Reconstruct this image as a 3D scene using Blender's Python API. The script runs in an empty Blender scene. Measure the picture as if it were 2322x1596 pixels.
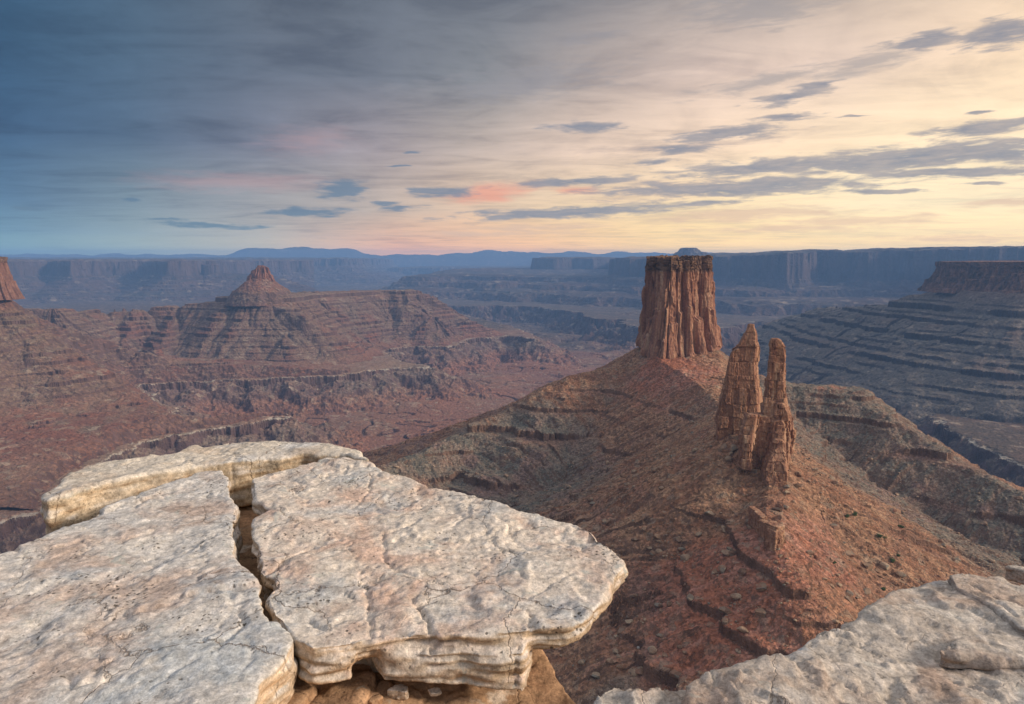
import bpy, math
import numpy as np
from mathutils import Vector

# ------------------------------------------------------------------ camera
SC = bpy.context.scene
F = 1485.0                      # focal length in units of a 2321 x 1596 picture
CX, CY = 1160.5, 798.0
PITCH = math.radians(7.97)
cam = bpy.data.cameras.new("camera")
cam.sensor_width = 36.0
cam.lens = F / 2321.0 * 36.0
cam.clip_start = 0.05
cam.clip_end = 120000.0
camo = bpy.data.objects.new("camera", cam)
SC.collection.objects.link(camo)
camo.location = (0, 0, 0)
camo.rotation_euler = (math.radians(90) - PITCH, 0, 0)
SC.camera = camo
SC.view_settings.view_transform = 'Standard'
SC.view_settings.look = 'None'
SC.view_settings.gamma = 1.0
SC.view_settings.exposure = 0.0
SC.cycles.max_bounces = 5
SC.cycles.diffuse_bounces = 3
SC.cycles.volume_bounces = 0
SC.cycles.sample_clamp_indirect = 4.0

CP, SP = math.cos(PITCH), math.sin(PITCH)


def ray(px, py):
    a = (px - CX) / F
    b = (CY - py) / F
    return a, CP + SP * b, -SP + CP * b


def at_Y(px, py, Y):
    x, y, z = ray(px, py)
    s = Y / y
    return (x * s, Y, z * s)


def at_z(px, py, z):
    x, y, zz = ray(px, py)
    s = z / zz
    return (x * s, y * s, z)


def S(*c):
    """sRGB 0-255 -> linear"""
    o = []
    for v in c:
        v = v / 255.0
        o.append(v / 12.92 if v <= 0.04045 else ((v + 0.055) / 1.055) ** 2.4)
    return tuple(o)


# ------------------------------------------------------------------ node helpers
class NT:
    def __init__(self, tree):
        self.t = tree
        self.n = tree.nodes
        self.l = tree.links

    def node(self, typ, **kw):
        n = self.n.new(typ)
        for k, v in kw.items():
            setattr(n, k, v)
        return n

    def put(self, sock, v):
        if hasattr(v, "is_output"):
            self.l.new(v, sock)
        elif isinstance(v, (tuple, list)):
            if sock.type == 'RGBA' and len(v) == 3:
                v = tuple(v) + (1.0,)
            sock.default_value = v
        else:
            sock.default_value = v

    def math(self, op, a, b=None, c=None, clamp=False):
        n = self.node("ShaderNodeMath", operation=op, use_clamp=clamp)
        self.put(n.inputs[0], a)
        if b is not None:
            self.put(n.inputs[1], b)
        if c is not None:
            self.put(n.inputs[2], c)
        return n.outputs[0]

    def vmath(self, op, a, b=None, scale=None):
        n = self.node("ShaderNodeVectorMath", operation=op)
        self.put(n.inputs[0], a)
        if b is not None:
            self.put(n.inputs[1], b)
        if scale is not None:
            self.put(n.inputs['Scale'], scale)
        return n.outputs['Value'] if op in ('LENGTH', 'DOT_PRODUCT', 'DISTANCE') else n.outputs[0]

    def mapr(self, v, a, b, c=0.0, d=1.0, smooth=False):
        n = self.node("ShaderNodeMapRange")
        if smooth:
            n.interpolation_type = 'SMOOTHSTEP'
        self.put(n.inputs['Value'], v)
        n.inputs['From Min'].default_value = a
        n.inputs['From Max'].default_value = b
        self.put(n.inputs['To Min'], c)
        self.put(n.inputs['To Max'], d)
        return n.outputs[0]

    def mix(self, f, a, b, mode='MIX'):
        n = self.node("ShaderNodeMix", data_type='RGBA', blend_type=mode)
        n.clamp_factor = True
        self.put(n.inputs['Factor'], f)
        self.put(n.inputs[6], a)
        self.put(n.inputs[7], b)
        return n.outputs[2]

    def ramp(self, v, stops, interp='LINEAR'):
        n = self.node("ShaderNodeValToRGB")
        n.color_ramp.interpolation = interp
        el = n.color_ramp.elements
        while len(el) > 1:
            el.remove(el[-1])
        el[0].position = stops[0][0]
        el[0].color = tuple(stops[0][1][:3]) + (1,)
        for p, c in stops[1:]:
            e = el.new(p)
            e.color = tuple(c[:3]) + (1,)
        self.put(n.inputs[0], v)
        return n.outputs[0]

    def noise(self, vec, scale, detail=6, rough=0.55, dist=0.0, out=0):
        n = self.node("ShaderNodeTexNoise")
        self.put(n.inputs['Vector'], vec)
        n.inputs['Scale'].default_value = scale
        n.inputs['Detail'].default_value = detail
        n.inputs['Roughness'].default_value = rough
        n.inputs['Distortion'].default_value = dist
        return n.outputs[out]

    def voro(self, vec, scale, feature='F1', out=0, rnd=1.0):
        n = self.node("ShaderNodeTexVoronoi", feature=feature)
        self.put(n.inputs['Vector'], vec)
        n.inputs['Scale'].default_value = scale
        n.inputs['Randomness'].default_value = rnd
        return n.outputs[out]

    def scalev(self, vec, s, rotz=0.0):
        n = self.node("ShaderNodeMapping")
        self.put(n.inputs['Vector'], vec)
        n.inputs['Scale'].default_value = s
        n.inputs['Rotation'].default_value = (0, 0, rotz)
        return n.outputs[0]

    def bump(self, h, strength, dist, normal=None):
        n = self.node("ShaderNodeBump")
        n.inputs['Strength'].default_value = strength
        n.inputs['Distance'].default_value = dist
        self.put(n.inputs['Height'], h)
        if normal is not None:
            self.put(n.inputs['Normal'], normal)
        return n.outputs[0]


# ------------------------------------------------------------------ sky (world)
SUN_AZ, SUN_EL = math.radians(101), math.radians(21)
world = bpy.data.worlds.new("World")
SC.world = world
world.use_nodes = True
w = NT(world.node_tree)
w.n.clear()
tc = w.node("ShaderNodeTexCoord").outputs['Generated']
sx = w.node("ShaderNodeSeparateXYZ")
w.put(sx.inputs[0], tc)
dx, dy, dz = sx.outputs
az = w.math('ARCTAN2', dx, dy)                     # 0 = straight ahead, + = right
el = w.math('ARCSINE', dz)
azn = w.math('MULTIPLY_ADD', az, 1 / (2 * math.pi), 0.5)


def azel(px, py):
    x, y, z = ray(px, py)
    return math.atan2(x, y), math.atan2(z, math.hypot(x, y))


def row(stops):
    """colour along the azimuth at one elevation; beyond the frame it wraps through a grey evening sky"""
    out = []
    for px, py, c in stops:
        a, e = azel(px, py)
        out.append((a / (2 * math.pi) + 0.5, S(*c)))
    return out


def wrap(stops, right, back, left):
    st = row(stops)
    st.append((0.5 + 62 / 360, S(*right)))
    st.append((0.5 + 110 / 360, S(*[(r + b) / 2 for r, b in zip(right, back)])))
    st.append((1.0, S(*back)))
    st.insert(0, (0.5 - 75 / 360, S(*left)))
    st.insert(0, (0.0, S(*back)))
    return st


BACK = (150, 160, 180)  # unseen sky behind the camera, brightened to light the ground
r_low = w.ramp(azn, wrap([(0, 560, (104, 142, 170)), (300, 560, (142, 160, 172)), (600, 555, (182, 175, 170)),
                          (900, 560, (240, 178, 138)), (1200, 555, (253, 196, 132)), (1500, 550, (255, 218, 148)),
                          (1900, 550, (255, 226, 172)), (2321, 545, (255, 228, 180))], (255, 226, 170), BACK, (90, 130, 165)))
r_lm = w.ramp(azn, wrap([(0, 470, (76, 110, 142)), (300, 470, (120, 138, 150)), (550, 470, (158, 158, 160)), (800, 470, (186, 172, 162)),
                         (1050, 470, (232, 198, 165)), (1300, 470, (245, 215, 172)), (1600, 470, (254, 228, 180)),
                         (2000, 470, (255, 238, 200)), (2321, 470, (255, 237, 200))], (255, 232, 180), BACK, (80, 115, 150)))
r_mid = w.ramp(azn, wrap([(0, 330, (50, 82, 116)), (300, 330, (76, 96, 120)), (600, 330, (116, 118, 132)), (850, 330, (160, 148, 150)),
                          (1050, 330, (190, 172, 160)), (1300, 330, (230, 203, 182)), (1600, 330, (245, 217, 190)),
                          (2000, 330, (251, 227, 194)), (2321, 330, (252, 229, 194))], (250, 222, 178), BACK, (60, 95, 130)))
r_hi = w.ramp(azn, wrap([(0, 150, (50, 84, 114)), (300, 150, (76, 98, 120)), (600, 150, (100, 108, 122)), (850, 150, (112, 116, 126)),
                         (1100, 150, (136, 136, 138)), (1350, 150, (184, 168, 160)), (1600, 150, (222, 199, 186)),
                         (1900, 150, (227, 204, 189)), (2321, 150, (244, 217, 187))], (225, 205, 178), BACK, (60, 95, 130)))
r_top = w.ramp(azn, wrap([(0, 0, (46, 80, 108)), (300, 0, (72, 94, 114)), (600, 0, (96, 105, 117)), (900, 0, (106, 112, 122)),
                          (1200, 0, (122, 124, 130)), (1450, 0, (150, 144, 144)), (1700, 0, (176, 164, 158)),
                          (2000, 0, (206, 188, 172)), (2321, 0, (218, 196, 174))], (205, 195, 182), (165, 172, 188), (80, 105, 135)))
D2 = math.radians
c1 = w.mix(w.mapr(el, D2(1.0), D2(4.2), smooth=False), r_low, r_lm)
c2 = w.mix(w.mapr(el, D2(4.2), D2(9.0)), c1, r_mid)
c3 = w.mix(w.mapr(el, D2(9.0), D2(14.5)), c2, r_hi)
c4 = w.mix(w.mapr(el, D2(14.5), D2(20.5)), c3, r_top)
# unseen zenith sky, brightened as added fill light on the ground
base = w.mix(w.mapr(el, D2(21.0), D2(50.0), smooth=True), c4, (0.74, 0.73, 0.76))

# cloud-plane coordinates: streaks converge on the horizon at the left
inv = w.math('DIVIDE', 1.0, w.math('ADD', w.math('MAXIMUM', dz, 0.0), 0.045))
cpn = w.node("ShaderNodeCombineXYZ")
w.put(cpn.inputs[0], w.math('MULTIPLY', dx, inv))
w.put(cpn.inputs[1], w.math('MULTIPLY', dy, inv))
plane = cpn.outputs[0]
ST = math.radians(-38)
pm = w.scalev(plane, (0.2, 0.55, 1.0), ST)
n_big = w.noise(pm, 1.3, 9, 0.58, 0.8)
n_mid = w.noise(w.scalev(plane, (0.6, 1.25, 1.0), ST), 1.7, 8, 0.62, 0.9)
ae = w.node("ShaderNodeCombineXYZ")
w.put(ae.inputs[0], az)
w.put(ae.inputs[1], el)
ae = ae.outputs[0]
n_low = w.noise(w.scalev(ae, (3.6, 30.0, 1.0), math.radians(1.5)), 1.0, 9, 0.6, 0.9)
n_diag = w.noise(w.scalev(ae, (6.0, 17.0, 1.0), math.radians(-17)), 1.0, 9, 0.6, 1.2)
lowm = w.mapr(el, D2(2.0), D2(8.0))
nz = w.mix(lowm, n_low, w.mix(0.5, n_big, n_diag))
nz = w.mix(0.42, nz, n_mid)
light = w.mapr(nz, 0.3, 0.70, 0.64, 1.36)
light = w.mix(w.math('MULTIPLY', w.mapr(el, D2(1.5), D2(9.0), .35, 1.0), w.mapr(az, D2(-5), D2(25), 1.0, .62)), (1, 1, 1), light)
cl = w.mix(1.0, base, light, 'MULTIPLY')
# shaded cloud turns slate; stronger higher up
shade = w.math('MULTIPLY', w.mapr(nz, 0.52, 0.36, 0.0, 0.5, smooth=True), w.mapr(az, D2(-5), D2(25), 1.0, .55))
slate_mul = w.mix(1.0, base, S(196, 198, 212), 'MULTIPLY')
cl = w.mix(shade, cl, slate_mul)


def blob(vec, px, py, a, b, slope):
    az0, el0 = azel(px, py)
    az1, el1 = azel(px + 40, py - 40 * slope)
    ang = math.atan2(el1 - el0, az1 - az0)
    kx = math.hypot(az1 - az0, el1 - el0) / math.hypot(40, 40 * slope)
    e2 = azel(px, py - 20)[1]
    ky = (e2 - el0) / 20
    m = w.node("ShaderNodeMapping", vector_type='TEXTURE')
    w.put(m.inputs['Vector'], vec)
    m.inputs['Location'].default_value = (az0, el0, 0)
    m.inputs['Rotation'].default_value = (0, 0, ang)
    m.inputs['Scale'].default_value = (a * kx, b * ky, 1)
    return w.math('SUBTRACT', 1.0, w.vmath('LENGTH', m.outputs[0]))


def field(vec, blobs):
    acc = None
    for (px, py, a, b, s, k) in blobs:
        f = w.math('ADD', blob(vec, px, py, a, b, s), k)
        acc = f if acc is None else w.math('MAXIMUM', acc, f)
    return acc


wn1 = w.node("ShaderNodeTexNoise")
w.put(wn1.inputs['Vector'], w.scalev(ae, (9.0, 34.0, 1.0)))
wn1.inputs['Scale'].default_value = 1.0
wn1.inputs['Detail'].default_value = 6
wv = w.vmath('MULTIPLY', w.vmath('SUBTRACT', wn1.outputs['Color'], (0.5, 0.5, 0.5)), (0.085, 0.016, 0.0))
wn2 = w.node("ShaderNodeTexNoise")
w.put(wn2.inputs['Vector'], w.scalev(ae, (38.0, 120.0, 1.0)))
wn2.inputs['Scale'].default_value = 1.0
wn2.inputs['Detail'].default_value = 5
wv = w.vmath('ADD', wv, w.vmath('MULTIPLY', w.vmath('SUBTRACT', wn2.outputs['Color'], (0.5, 0.5, 0.5)), (0.03, 0.006, 0.0)))
aew = w.vmath('ADD', ae, wv)
n_fine = w.noise(w.scalev(ae, (20.0, 130.0, 1.0), math.radians(-6)), 1.0, 9, 0.64, 0.3)
fine = w.math('MULTIPLY', w.math('SUBTRACT', n_fine, 0.48), 2.6)
DARK = [(1322, 289, 95, 15, .05, 0), (1655, 300, 165, 18, .10, 0), (1770, 269, 90, 10, 0, -.05), (1800, 218, 105, 19, .20, .02), (1865, 192, 55, 13, .18, 0),
        (1550, 336, 100, 13, .03, -.05), (2100, 94, 95, 22, .12, .05), (2270, 80, 120, 38, .22, .1), (2060, 360, 420, 34, .09, .12),
        (1760, 378, 300, 22, .07, .1), (2240, 290, 150, 18, .13, .1), (1680, 424, 370, 22, .04, .12), (2150, 395, 260, 14, .02, .1), (2270, 350, 140, 24, .08, .12),
        (1310, 412, 170, 12, .08, .05), (1300, 480, 300, 16, .06, .08), (1990, 435, 130, 7, -.02, 0), (2210, 418, 70, 5, 0, -.1),
        (775, 428, 75, 24, .04, .05), (705, 478, 110, 14, .02, .0), (1000, 433, 75, 14, .03, .05), (915, 471, 65, 8, .08, 0), (870, 462, 55, 8, 0, -.05),
        (470, 511, 170, 8, -.02, -.05), (370, 498, 60, 6, -.02, -.1), (1590, 461, 110, 7, .06, -.05), (1480, 367, 90, 10, .1, -.15),
        (890, 373, 28, 4, .03, 0), (935, 343, 26, 4, 0, -.05), (300, 452, 36, 6, 0, -.05), (40, 473, 55, 6, 0, -.05), (2240, 254, 60, 5, .12, -.1), (1920, 267, 45, 4, .05, -.15)]
fd = w.math('ADD', field(aew, DARK), fine)
dmask = w.mapr(fd, -0.02, 0.72, 0.0, 0.9, smooth=True)
SOFT = [(1720, 22, 200, 52, .12, .1), (1340, 86, 130, 20, .1, -.05), (1960, 140, 260, 38, .28, -.05), (1180, 190, 330, 60, .12, -.1), (1750, 180, 330, 30, .2, -.15),
        (1950, 498, 300, 15, .03, .0), (1680, 488, 290, 22, .04, .05), (1780, 520, 300, 12, .02, -.05), (1210, 515, 220, 10, .03, 0), (2300, 455, 200, 14, .05, -.1),
        (1560, 330, 420, 24, .1, -.2), (1500, 430, 300, 40, .05, -.1), (1100, 530, 300, 10, .02, -.05), (2150, 540, 240, 10, .02, 0)]
fs = w.math('ADD', field(aew, SOFT), w.math('MULTIPLY', fine, 0.8))
smask = w.mapr(fs, 0.0, 0.9, 0.0, 0.62, smooth=True)
# colours of the shaded clouds, bluer to the left and higher up
soft_c = w.mix(w.mapr(el, D2(4), D2(13)), S(216, 182, 158), S(150, 146, 150))
cl = w.mix(smask, cl, soft_c)
PINK = [(560, 412, 300, 34, -.02, 0), (700, 320, 200, 60, .1, -.25)]
cl = w.mix(w.mapr(w.math('ADD', field(aew, PINK), w.math('MULTIPLY', fine, .5)), 0, 1.0, 0, .38, smooth=True), cl, S(200, 155, 152))
ORNG = [(1110, 437, 130, 24, .10, .1), (1300, 432, 100, 14, .02, -.1)]
cl = w.mix(w.mapr(w.math('ADD', field(aew, ORNG), w.math('MULTIPLY', fine, .5)), 0, 1.0, 0, .75, smooth=True), cl, S(244, 160, 128))
dark_c = w.mix(w.mapr(az, D2(-25), D2(20)), S(104, 124, 144), S(112, 122, 144))
dark_c = w.mix(w.math('MULTIPLY', w.mapr(n_fine, 0.35, 0.7), w.mapr(az, D2(-15), D2(10))), dark_c, S(172, 162, 160))
dark_c = w.mix(w.mapr(az, D2(-8), D2(-26)), dark_c, S(88, 114, 138))
cl = w.mix(dmask, cl, dark_c)
# clear twilight sky between the clouds comes from the physical sky
nish = w.node("ShaderNodeTexSky", sky_type='NISHITA')
nish.sun_disc = False
nish.sun_elevation = SUN_EL
nish.sun_rotation = SUN_AZ
nish.dust_density = 3.0
lp = w.mix(0.06, cl, w.mix(1.0, nish.outputs[0], (0.1, 0.1, 0.1), 'MULTIPLY'))
# below the horizon: dim warm ground
grd = w.mix(w.mapr(el, D2(-2.0), D2(-0.3)), (0.12, 0.085, 0.07), lp)
# the thick air near the horizon dims the sky, which is brighter behind it
grd = w.mix(w.mapr(az, D2(0), D2(22)), grd, w.mix(1.0, grd, (1.13, 1.09, 1.02), 'MULTIPLY'))
hz = w.ramp(w.mapr(el, D2(0.0), D2(16.0)), [(0, (2.7, 2.3, 1.2)), (.06, (2.35, 2.05, 1.22)), (.125, (1.55, 1.46, 1.17)), (.25, (1.2, 1.17, 1.1)), (.5, (1.12, 1.11, 1.09)), (1, (1.06, 1.06, 1.06))])
grd = w.mix(1.0, grd, hz, 'MULTIPLY')
bgn = w.node("ShaderNodeBackground")
w.put(bgn.inputs[0], grd)
bgn.inputs[1].default_value = 1.0
wo = w.node("ShaderNodeOutputWorld")
w.l.new(bgn.outputs[0], wo.inputs[0])
world.cycles.sampling_method = 'MANUAL'
world.cycles.sample_map_resolution = 512

sun = bpy.data.lights.new("sun", 'SUN')
sun.energy = 4.5
sun.angle = math.radians(9)
sun.color = (1.0, 0.82, 0.64)
suno = bpy.data.objects.new("sun", sun)
SC.collection.objects.link(suno)
sd = Vector((math.sin(SUN_AZ) * math.cos(SUN_EL), math.cos(SUN_AZ) * math.cos(SUN_EL), math.sin(SUN_EL)))
suno.rotation_euler = sd.to_track_quat('Z', 'Y').to_euler()

# ------------------------------------------------------------------ numpy noise
_rng = np.random.default_rng(7)
PERM = _rng.permutation(4096).astype(np.int32)
_ang = _rng.random(4096) * 2 * np.pi
G2 = np.stack([np.cos(_ang), np.sin(_ang)], 1).astype(np.float32)
_g3 = _rng.normal(size=(4096, 3))
G3 = (_g3 / np.linalg.norm(_g3, axis=1)[:, None]).astype(np.float32)
RND = _rng.random(4096).astype(np.float32)


def _fade(t):
    return t * t * t * (t * (t * 6 - 15) + 10)


def pn2(x, y, seed=0):
    x = np.asarray(x, np.float64); y = np.asarray(y, np.float64)
    xi = np.floor(x); yi = np.floor(y)
    xf = (x - xi).astype(np.float32); yf = (y - yi).astype(np.float32)
    xi = xi.astype(np.int64) + seed * 57; yi = yi.astype(np.int64) + seed * 131
    u, v = _fade(xf), _fade(yf)

    def g(ix, iy, fx, fy):
        h = PERM[(PERM[ix & 4095] + iy) & 4095]
        return G2[h, 0] * fx + G2[h, 1] * fy
    a = g(xi, yi, xf, yf); b = g(xi + 1, yi, xf - 1, yf)
    c = g(xi, yi + 1, xf, yf - 1); d = g(xi + 1, yi + 1, xf - 1, yf - 1)
    a = a + u * (b - a); c = c + u * (d - c)
    return (a + v * (c - a)) * 1.4


def pn3(x, y, z, seed=0):
    x = np.asarray(x, np.float64); y = np.asarray(y, np.float64); z = np.asarray(z, np.float64)
    xi = np.floor(x); yi = np.floor(y); zi = np.floor(z)
    xf = (x - xi).astype(np.float32); yf = (y - yi).astype(np.float32); zf = (z - zi).astype(np.float32)
    xi = xi.astype(np.int64) + seed * 57; yi = yi.astype(np.int64) + seed * 131; zi = zi.astype(np.int64)
    u, v, ww = _fade(xf), _fade(yf), _fade(zf)
    res = 0
    for i in (0, 1):
        for j in (0, 1):
            for k in (0, 1):
                h = PERM[(PERM[(PERM[(xi + i) & 4095] + yi + j) & 4095] + zi + k) & 4095]
                g = G3[h]
                dot = g[..., 0] * (xf - i) + g[..., 1] * (yf - j) + g[..., 2] * (zf - k)
                res = res + dot * (u if i else 1 - u) * (v if j else 1 - v) * (ww if k else 1 - ww)
    return res * 1.4


def fbm2(x, y, octv=5, seed=0, gain=0.5, lac=2.03):
    r = 0; a = 1.0; f = 1.0
    for i in range(octv):
        r = r + a * pn2(x * f, y * f, seed + i * 3)
        a *= gain; f *= lac
    return r


def fbm3(x, y, z, octv=4, seed=0, gain=0.5, lac=2.03):
    r = 0; a = 1.0; f = 1.0
    for i in range(octv):
        r = r + a * pn3(x * f, y * f, z * f, seed + i * 3)
        a *= gain; f *= lac
    return r


def ridged2(x, y, octv=4, seed=0, gain=0.5):
    r = 0; a = 1.0; f = 1.0
    for i in range(octv):
        n = 1 - np.abs(pn2(x * f, y * f, seed + i * 5)) * 1.6
        r = r + a * n * np.abs(n)
        a *= gain; f *= 2.1
    return r


def worley3(p, scale, seed=0):
    """nearest and second distance and a random value of the nearest cell; p (n,3), scale (3,)"""
    q = p / np.asarray(scale)
    qi = np.floor(q).astype(np.int64)
    f1 = np.full(len(p), 9.0); f2 = np.full(len(p), 9.0); idv = np.zeros(len(p))
    for i in (-1, 0, 1):
        for j in (-1, 0, 1):
            for k in (-1, 0, 1):
                cx, cy, cz = qi[:, 0] + i, qi[:, 1] + j, qi[:, 2] + k
                h = PERM[(PERM[(PERM[(cx + seed * 91) & 4095] + cy) & 4095] + cz) & 4095]
                ox = cx + RND[h]; oy = cy + RND[(h * 7 + 3) & 4095]; oz = cz + RND[(h * 13 + 11) & 4095]
                d = np.sqrt((q[:, 0] - ox) ** 2 + (q[:, 1] - oy) ** 2 + (q[:, 2] - oz) ** 2)
                near = d < f1
                f2 = np.where(near, f1, np.minimum(f2, d))
                idv = np.where(near, RND[(h * 29 + 5) & 4095], idv)
                f1 = np.where(near, d, f1)
    return f1, f2, idv


def sstep(a, b, x):
    t = np.clip((x - a) / (b - a), 0, 1)
    return t * t * (3 - 2 * t)


# ------------------------------------------------------------------ mesh helpers
def build(name, verts, quads, mat, smooth=False, kind=None, label=None, cat=None, group=None, parent=None, origin=None, tris=None, attrs=None):
    verts = np.asarray(verts, np.float64)
    if origin is not None:
        verts = verts - np.asarray(origin)
    me = bpy.data.meshes.new(name)
    nq = 0 if quads is None else len(quads)
    nt = 0 if tris is None else len(tris)
    me.vertices.add(len(verts))
    me.vertices.foreach_set("co", verts.astype(np.float32).ravel())
    loops = []
    starts = []
    if nq:
        loops.append(np.asarray(quads, np.int32).ravel()); starts.append(np.arange(nq, dtype=np.int32) * 4)
    if nt:
        loops.append(np.asarray(tris, np.int32).ravel()); starts.append(nq * 4 + np.arange(nt, dtype=np.int32) * 3)
    loops = np.concatenate(loops)
    me.loops.add(len(loops))
    me.loops.foreach_set("vertex_index", loops)
    me.polygons.add(nq + nt)
    me.polygons.foreach_set("loop_start", np.concatenate(starts))
    me.polygons.foreach_set("use_smooth", np.full(nq + nt, bool(smooth)))
    for an, av in (attrs or {}).items():
        av = np.asarray(av, np.float32)
        if av.ndim == 1:
            me.attributes.new(an, 'FLOAT', 'POINT').data.foreach_set("value", av)
        else:
            av = np.concatenate([av, np.ones((len(av), 1), np.float32)], 1)
            me.attributes.new(an, 'FLOAT_COLOR', 'POINT').data.foreach_set("color", av.ravel())
    me.update(calc_edges=True)
    for m in (mat if isinstance(mat, (list, tuple)) else [mat]):
        me.materials.append(m)
    return link(name, me, kind, label, cat, group, parent, origin)


def link(name, me, kind=None, label=None, cat=None, group=None, parent=None, origin=None):
    o = bpy.data.objects.new(name, me)
    SC.collection.objects.link(o)
    if origin is not None:
        o.location = origin
    if kind:
        o["kind"] = kind
    if label:
        o["label"] = label
    if cat:
        o["category"] = cat
    if group:
        o["group"] = group
    if parent is not None:
        o.parent = parent
        if origin is not None:
            o.location = Vector(origin) - parent.location
    return o


def empty(name, loc, label, cat, group=None):
    o = bpy.data.objects.new(name, None)
    SC.collection.objects.link(o)
    o.location = loc
    o["label"] = label
    o["category"] = cat
    if group:
        o["group"] = group
    return o


def grid_quads(nu, nv, wrap_u=False):
    i = np.arange(nu if wrap_u else nu - 1)
    j = np.arange(nv - 1)
    I, J = np.meshgrid(i, j)
    I2 = (I + 1) % nu
    return np.stack([J * nu + I, J * nu + I2, (J + 1) * nu + I2, (J + 1) * nu + I], -1).reshape(-1, 4)


def heightgrid(name, u0, u1, nu, y0, y1, ny, zfun, mat, zcut=None, kind='structure', label=None, cat=None, smooth=False, skirt=None):
    u = np.linspace(u0, u1, nu)
    y = np.exp(np.linspace(math.log(y0), math.log(y1), ny))
    U, Y = np.meshgrid(u, y)
    X = U * Y
    Z = zfun(X, Y)
    attrs = {}
    if isinstance(Z, tuple):
        Z, attrs = Z
        attrs = {k: (a.reshape(-1) if a.ndim == 2 else a.reshape(-1, 3)) for k, a in attrs.items()}
    v = np.stack([X, Y, Z], -1).reshape(-1, 3)
    q = grid_quads(nu, ny)
    if zcut is not None:
        zz = v[:, 2]
        cut = zcut(v[:, 0], v[:, 1]) if callable(zcut) else zcut
        keep = (zz > cut)[q].all(1)
        q = q[keep]
        used = np.zeros(len(v), bool); used[q.ravel()] = True
        idx = np.cumsum(used) - 1
        v = v[used]; q = idx[q]
        attrs = {k: a[used] for k, a in attrs.items()}
    return build(name, v, q, mat, smooth, kind, label, cat, attrs=attrs)


def seg_dist(X, Y, pts):
    """yield per segment: distance, t"""
    for (a, b) in zip(pts[:-1], pts[1:]):
        ax, ay, bx, by = a[0], a[1], b[0], b[1]
        L2 = (bx - ax) ** 2 + (by - ay) ** 2 + 1e-9
        t = np.clip(((X - ax) * (bx - ax) + (Y - ay) * (by - ay)) / L2, 0, 1)
        d = np.hypot(X - ax - t * (bx - ax), Y - ay - t * (by - ay))
        yield d, t, a, b


def ridge_h(X, Y, pts, drop):
    """pts: (x, y, z, flat radius)"""
    H = np.full(X.shape, -1e9)
    if len(pts) == 1:
        pts = [pts[0], (pts[0][0] + .01,) + tuple(pts[0][1:])]
    for d, t, a, b in seg_dist(X, Y, pts):
        zc = a[2] + t * (b[2] - a[2]); r0 = a[3] + t * (b[3] - a[3])
        H = np.maximum(H, zc - drop(np.maximum(0, d - r0)))
    return H


def crest_coord(X, Y, pts, turn=40.0):
    """distance from a crest line and position along it, so that gullies and scree streaks run straight downhill"""
    D = np.full(X.shape, 1e9); Sx = np.zeros(X.shape)
    cum = 0.0
    for d, t, a, b in seg_dist(X, Y, pts):
        L = math.hypot(b[0] - a[0], b[1] - a[1])
        side = np.sign((b[0] - a[0]) * (Y - a[1]) - (b[1] - a[1]) * (X - a[0]))
        ang = np.where(t <= 0, np.arctan2(Y - a[1], X - a[0]), np.where(t >= 1, np.arctan2(Y - b[1], X - b[0]), 0))
        sc = cum + t * L + side * 777.0 * ((t > 0) & (t < 1)) + ang * turn + 1500 * (t <= 0) + 2500 * (t >= 1)
        near = d < D
        D = np.where(near, d, D); Sx = np.where(near, sc, Sx)
        cum += L
    return D, Sx


def poly_sdf(X, Y, poly):
    """signed distance, + inside"""
    D = np.full(X.shape, 1e9)
    ins = np.zeros(X.shape, bool)
    n = len(poly)
    for i in range(n):
        ax, ay = poly[i][:2]; bx, by = poly[(i + 1) % n][:2]
        L2 = (bx - ax) ** 2 + (by - ay) ** 2 + 1e-9
        t = np.clip(((X - ax) * (bx - ax) + (Y - ay) * (by - ay)) / L2, 0, 1)
        D = np.minimum(D, (X - ax - t * (bx - ax)) ** 2 + (Y - ay - t * (by - ay)) ** 2)
        cond = ((ay > Y) != (by > Y))
        if by != ay:
            ins ^= cond & (X < (bx - ax) * (Y - ay) / (by - ay) + ax)
    D = np.sqrt(D)
    return np.where(ins, D, -D)


def strata(z, levels, X, Y, seed=1, pscale=0.01):
    """steepen the ground at the outcropping layers: (elevation, half band, sharpness, cover threshold)"""
    for k, (L, B, p, thr) in enumerate(levels):
        m = sstep(thr - 0.15, thr + 0.15, 0.5 + 0.6 * fbm2(X * pscale, Y * pscale, 3, seed + 11 * k))
        pe = 1 + (p - 1) * m
        t = (z - L) / B
        ta = np.clip(np.abs(t), 1e-6, 1)
        z = np.where(np.abs(t) < 1, L + B * np.sign(t) * ta ** pe, z)
    return z


# ------------------------------------------------------------------ materials
def newmat(name):
    m = bpy.data.materials.new(name)
    m.use_nodes = True
    t = NT(m.node_tree)
    t.n.clear()
    out = t.node("ShaderNodeOutputMaterial")
    b = t.node("ShaderNodeBsdfPrincipled")
    b.inputs['Roughness'].default_value = 0.92
    b.inputs['Specular IOR Level'].default_value = 0.15
    t.l.new(b.outputs[0], out.inputs[0])
    geo = t.node("ShaderNodeNewGeometry")
    return m, t, b, geo.outputs['Position'], geo


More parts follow.
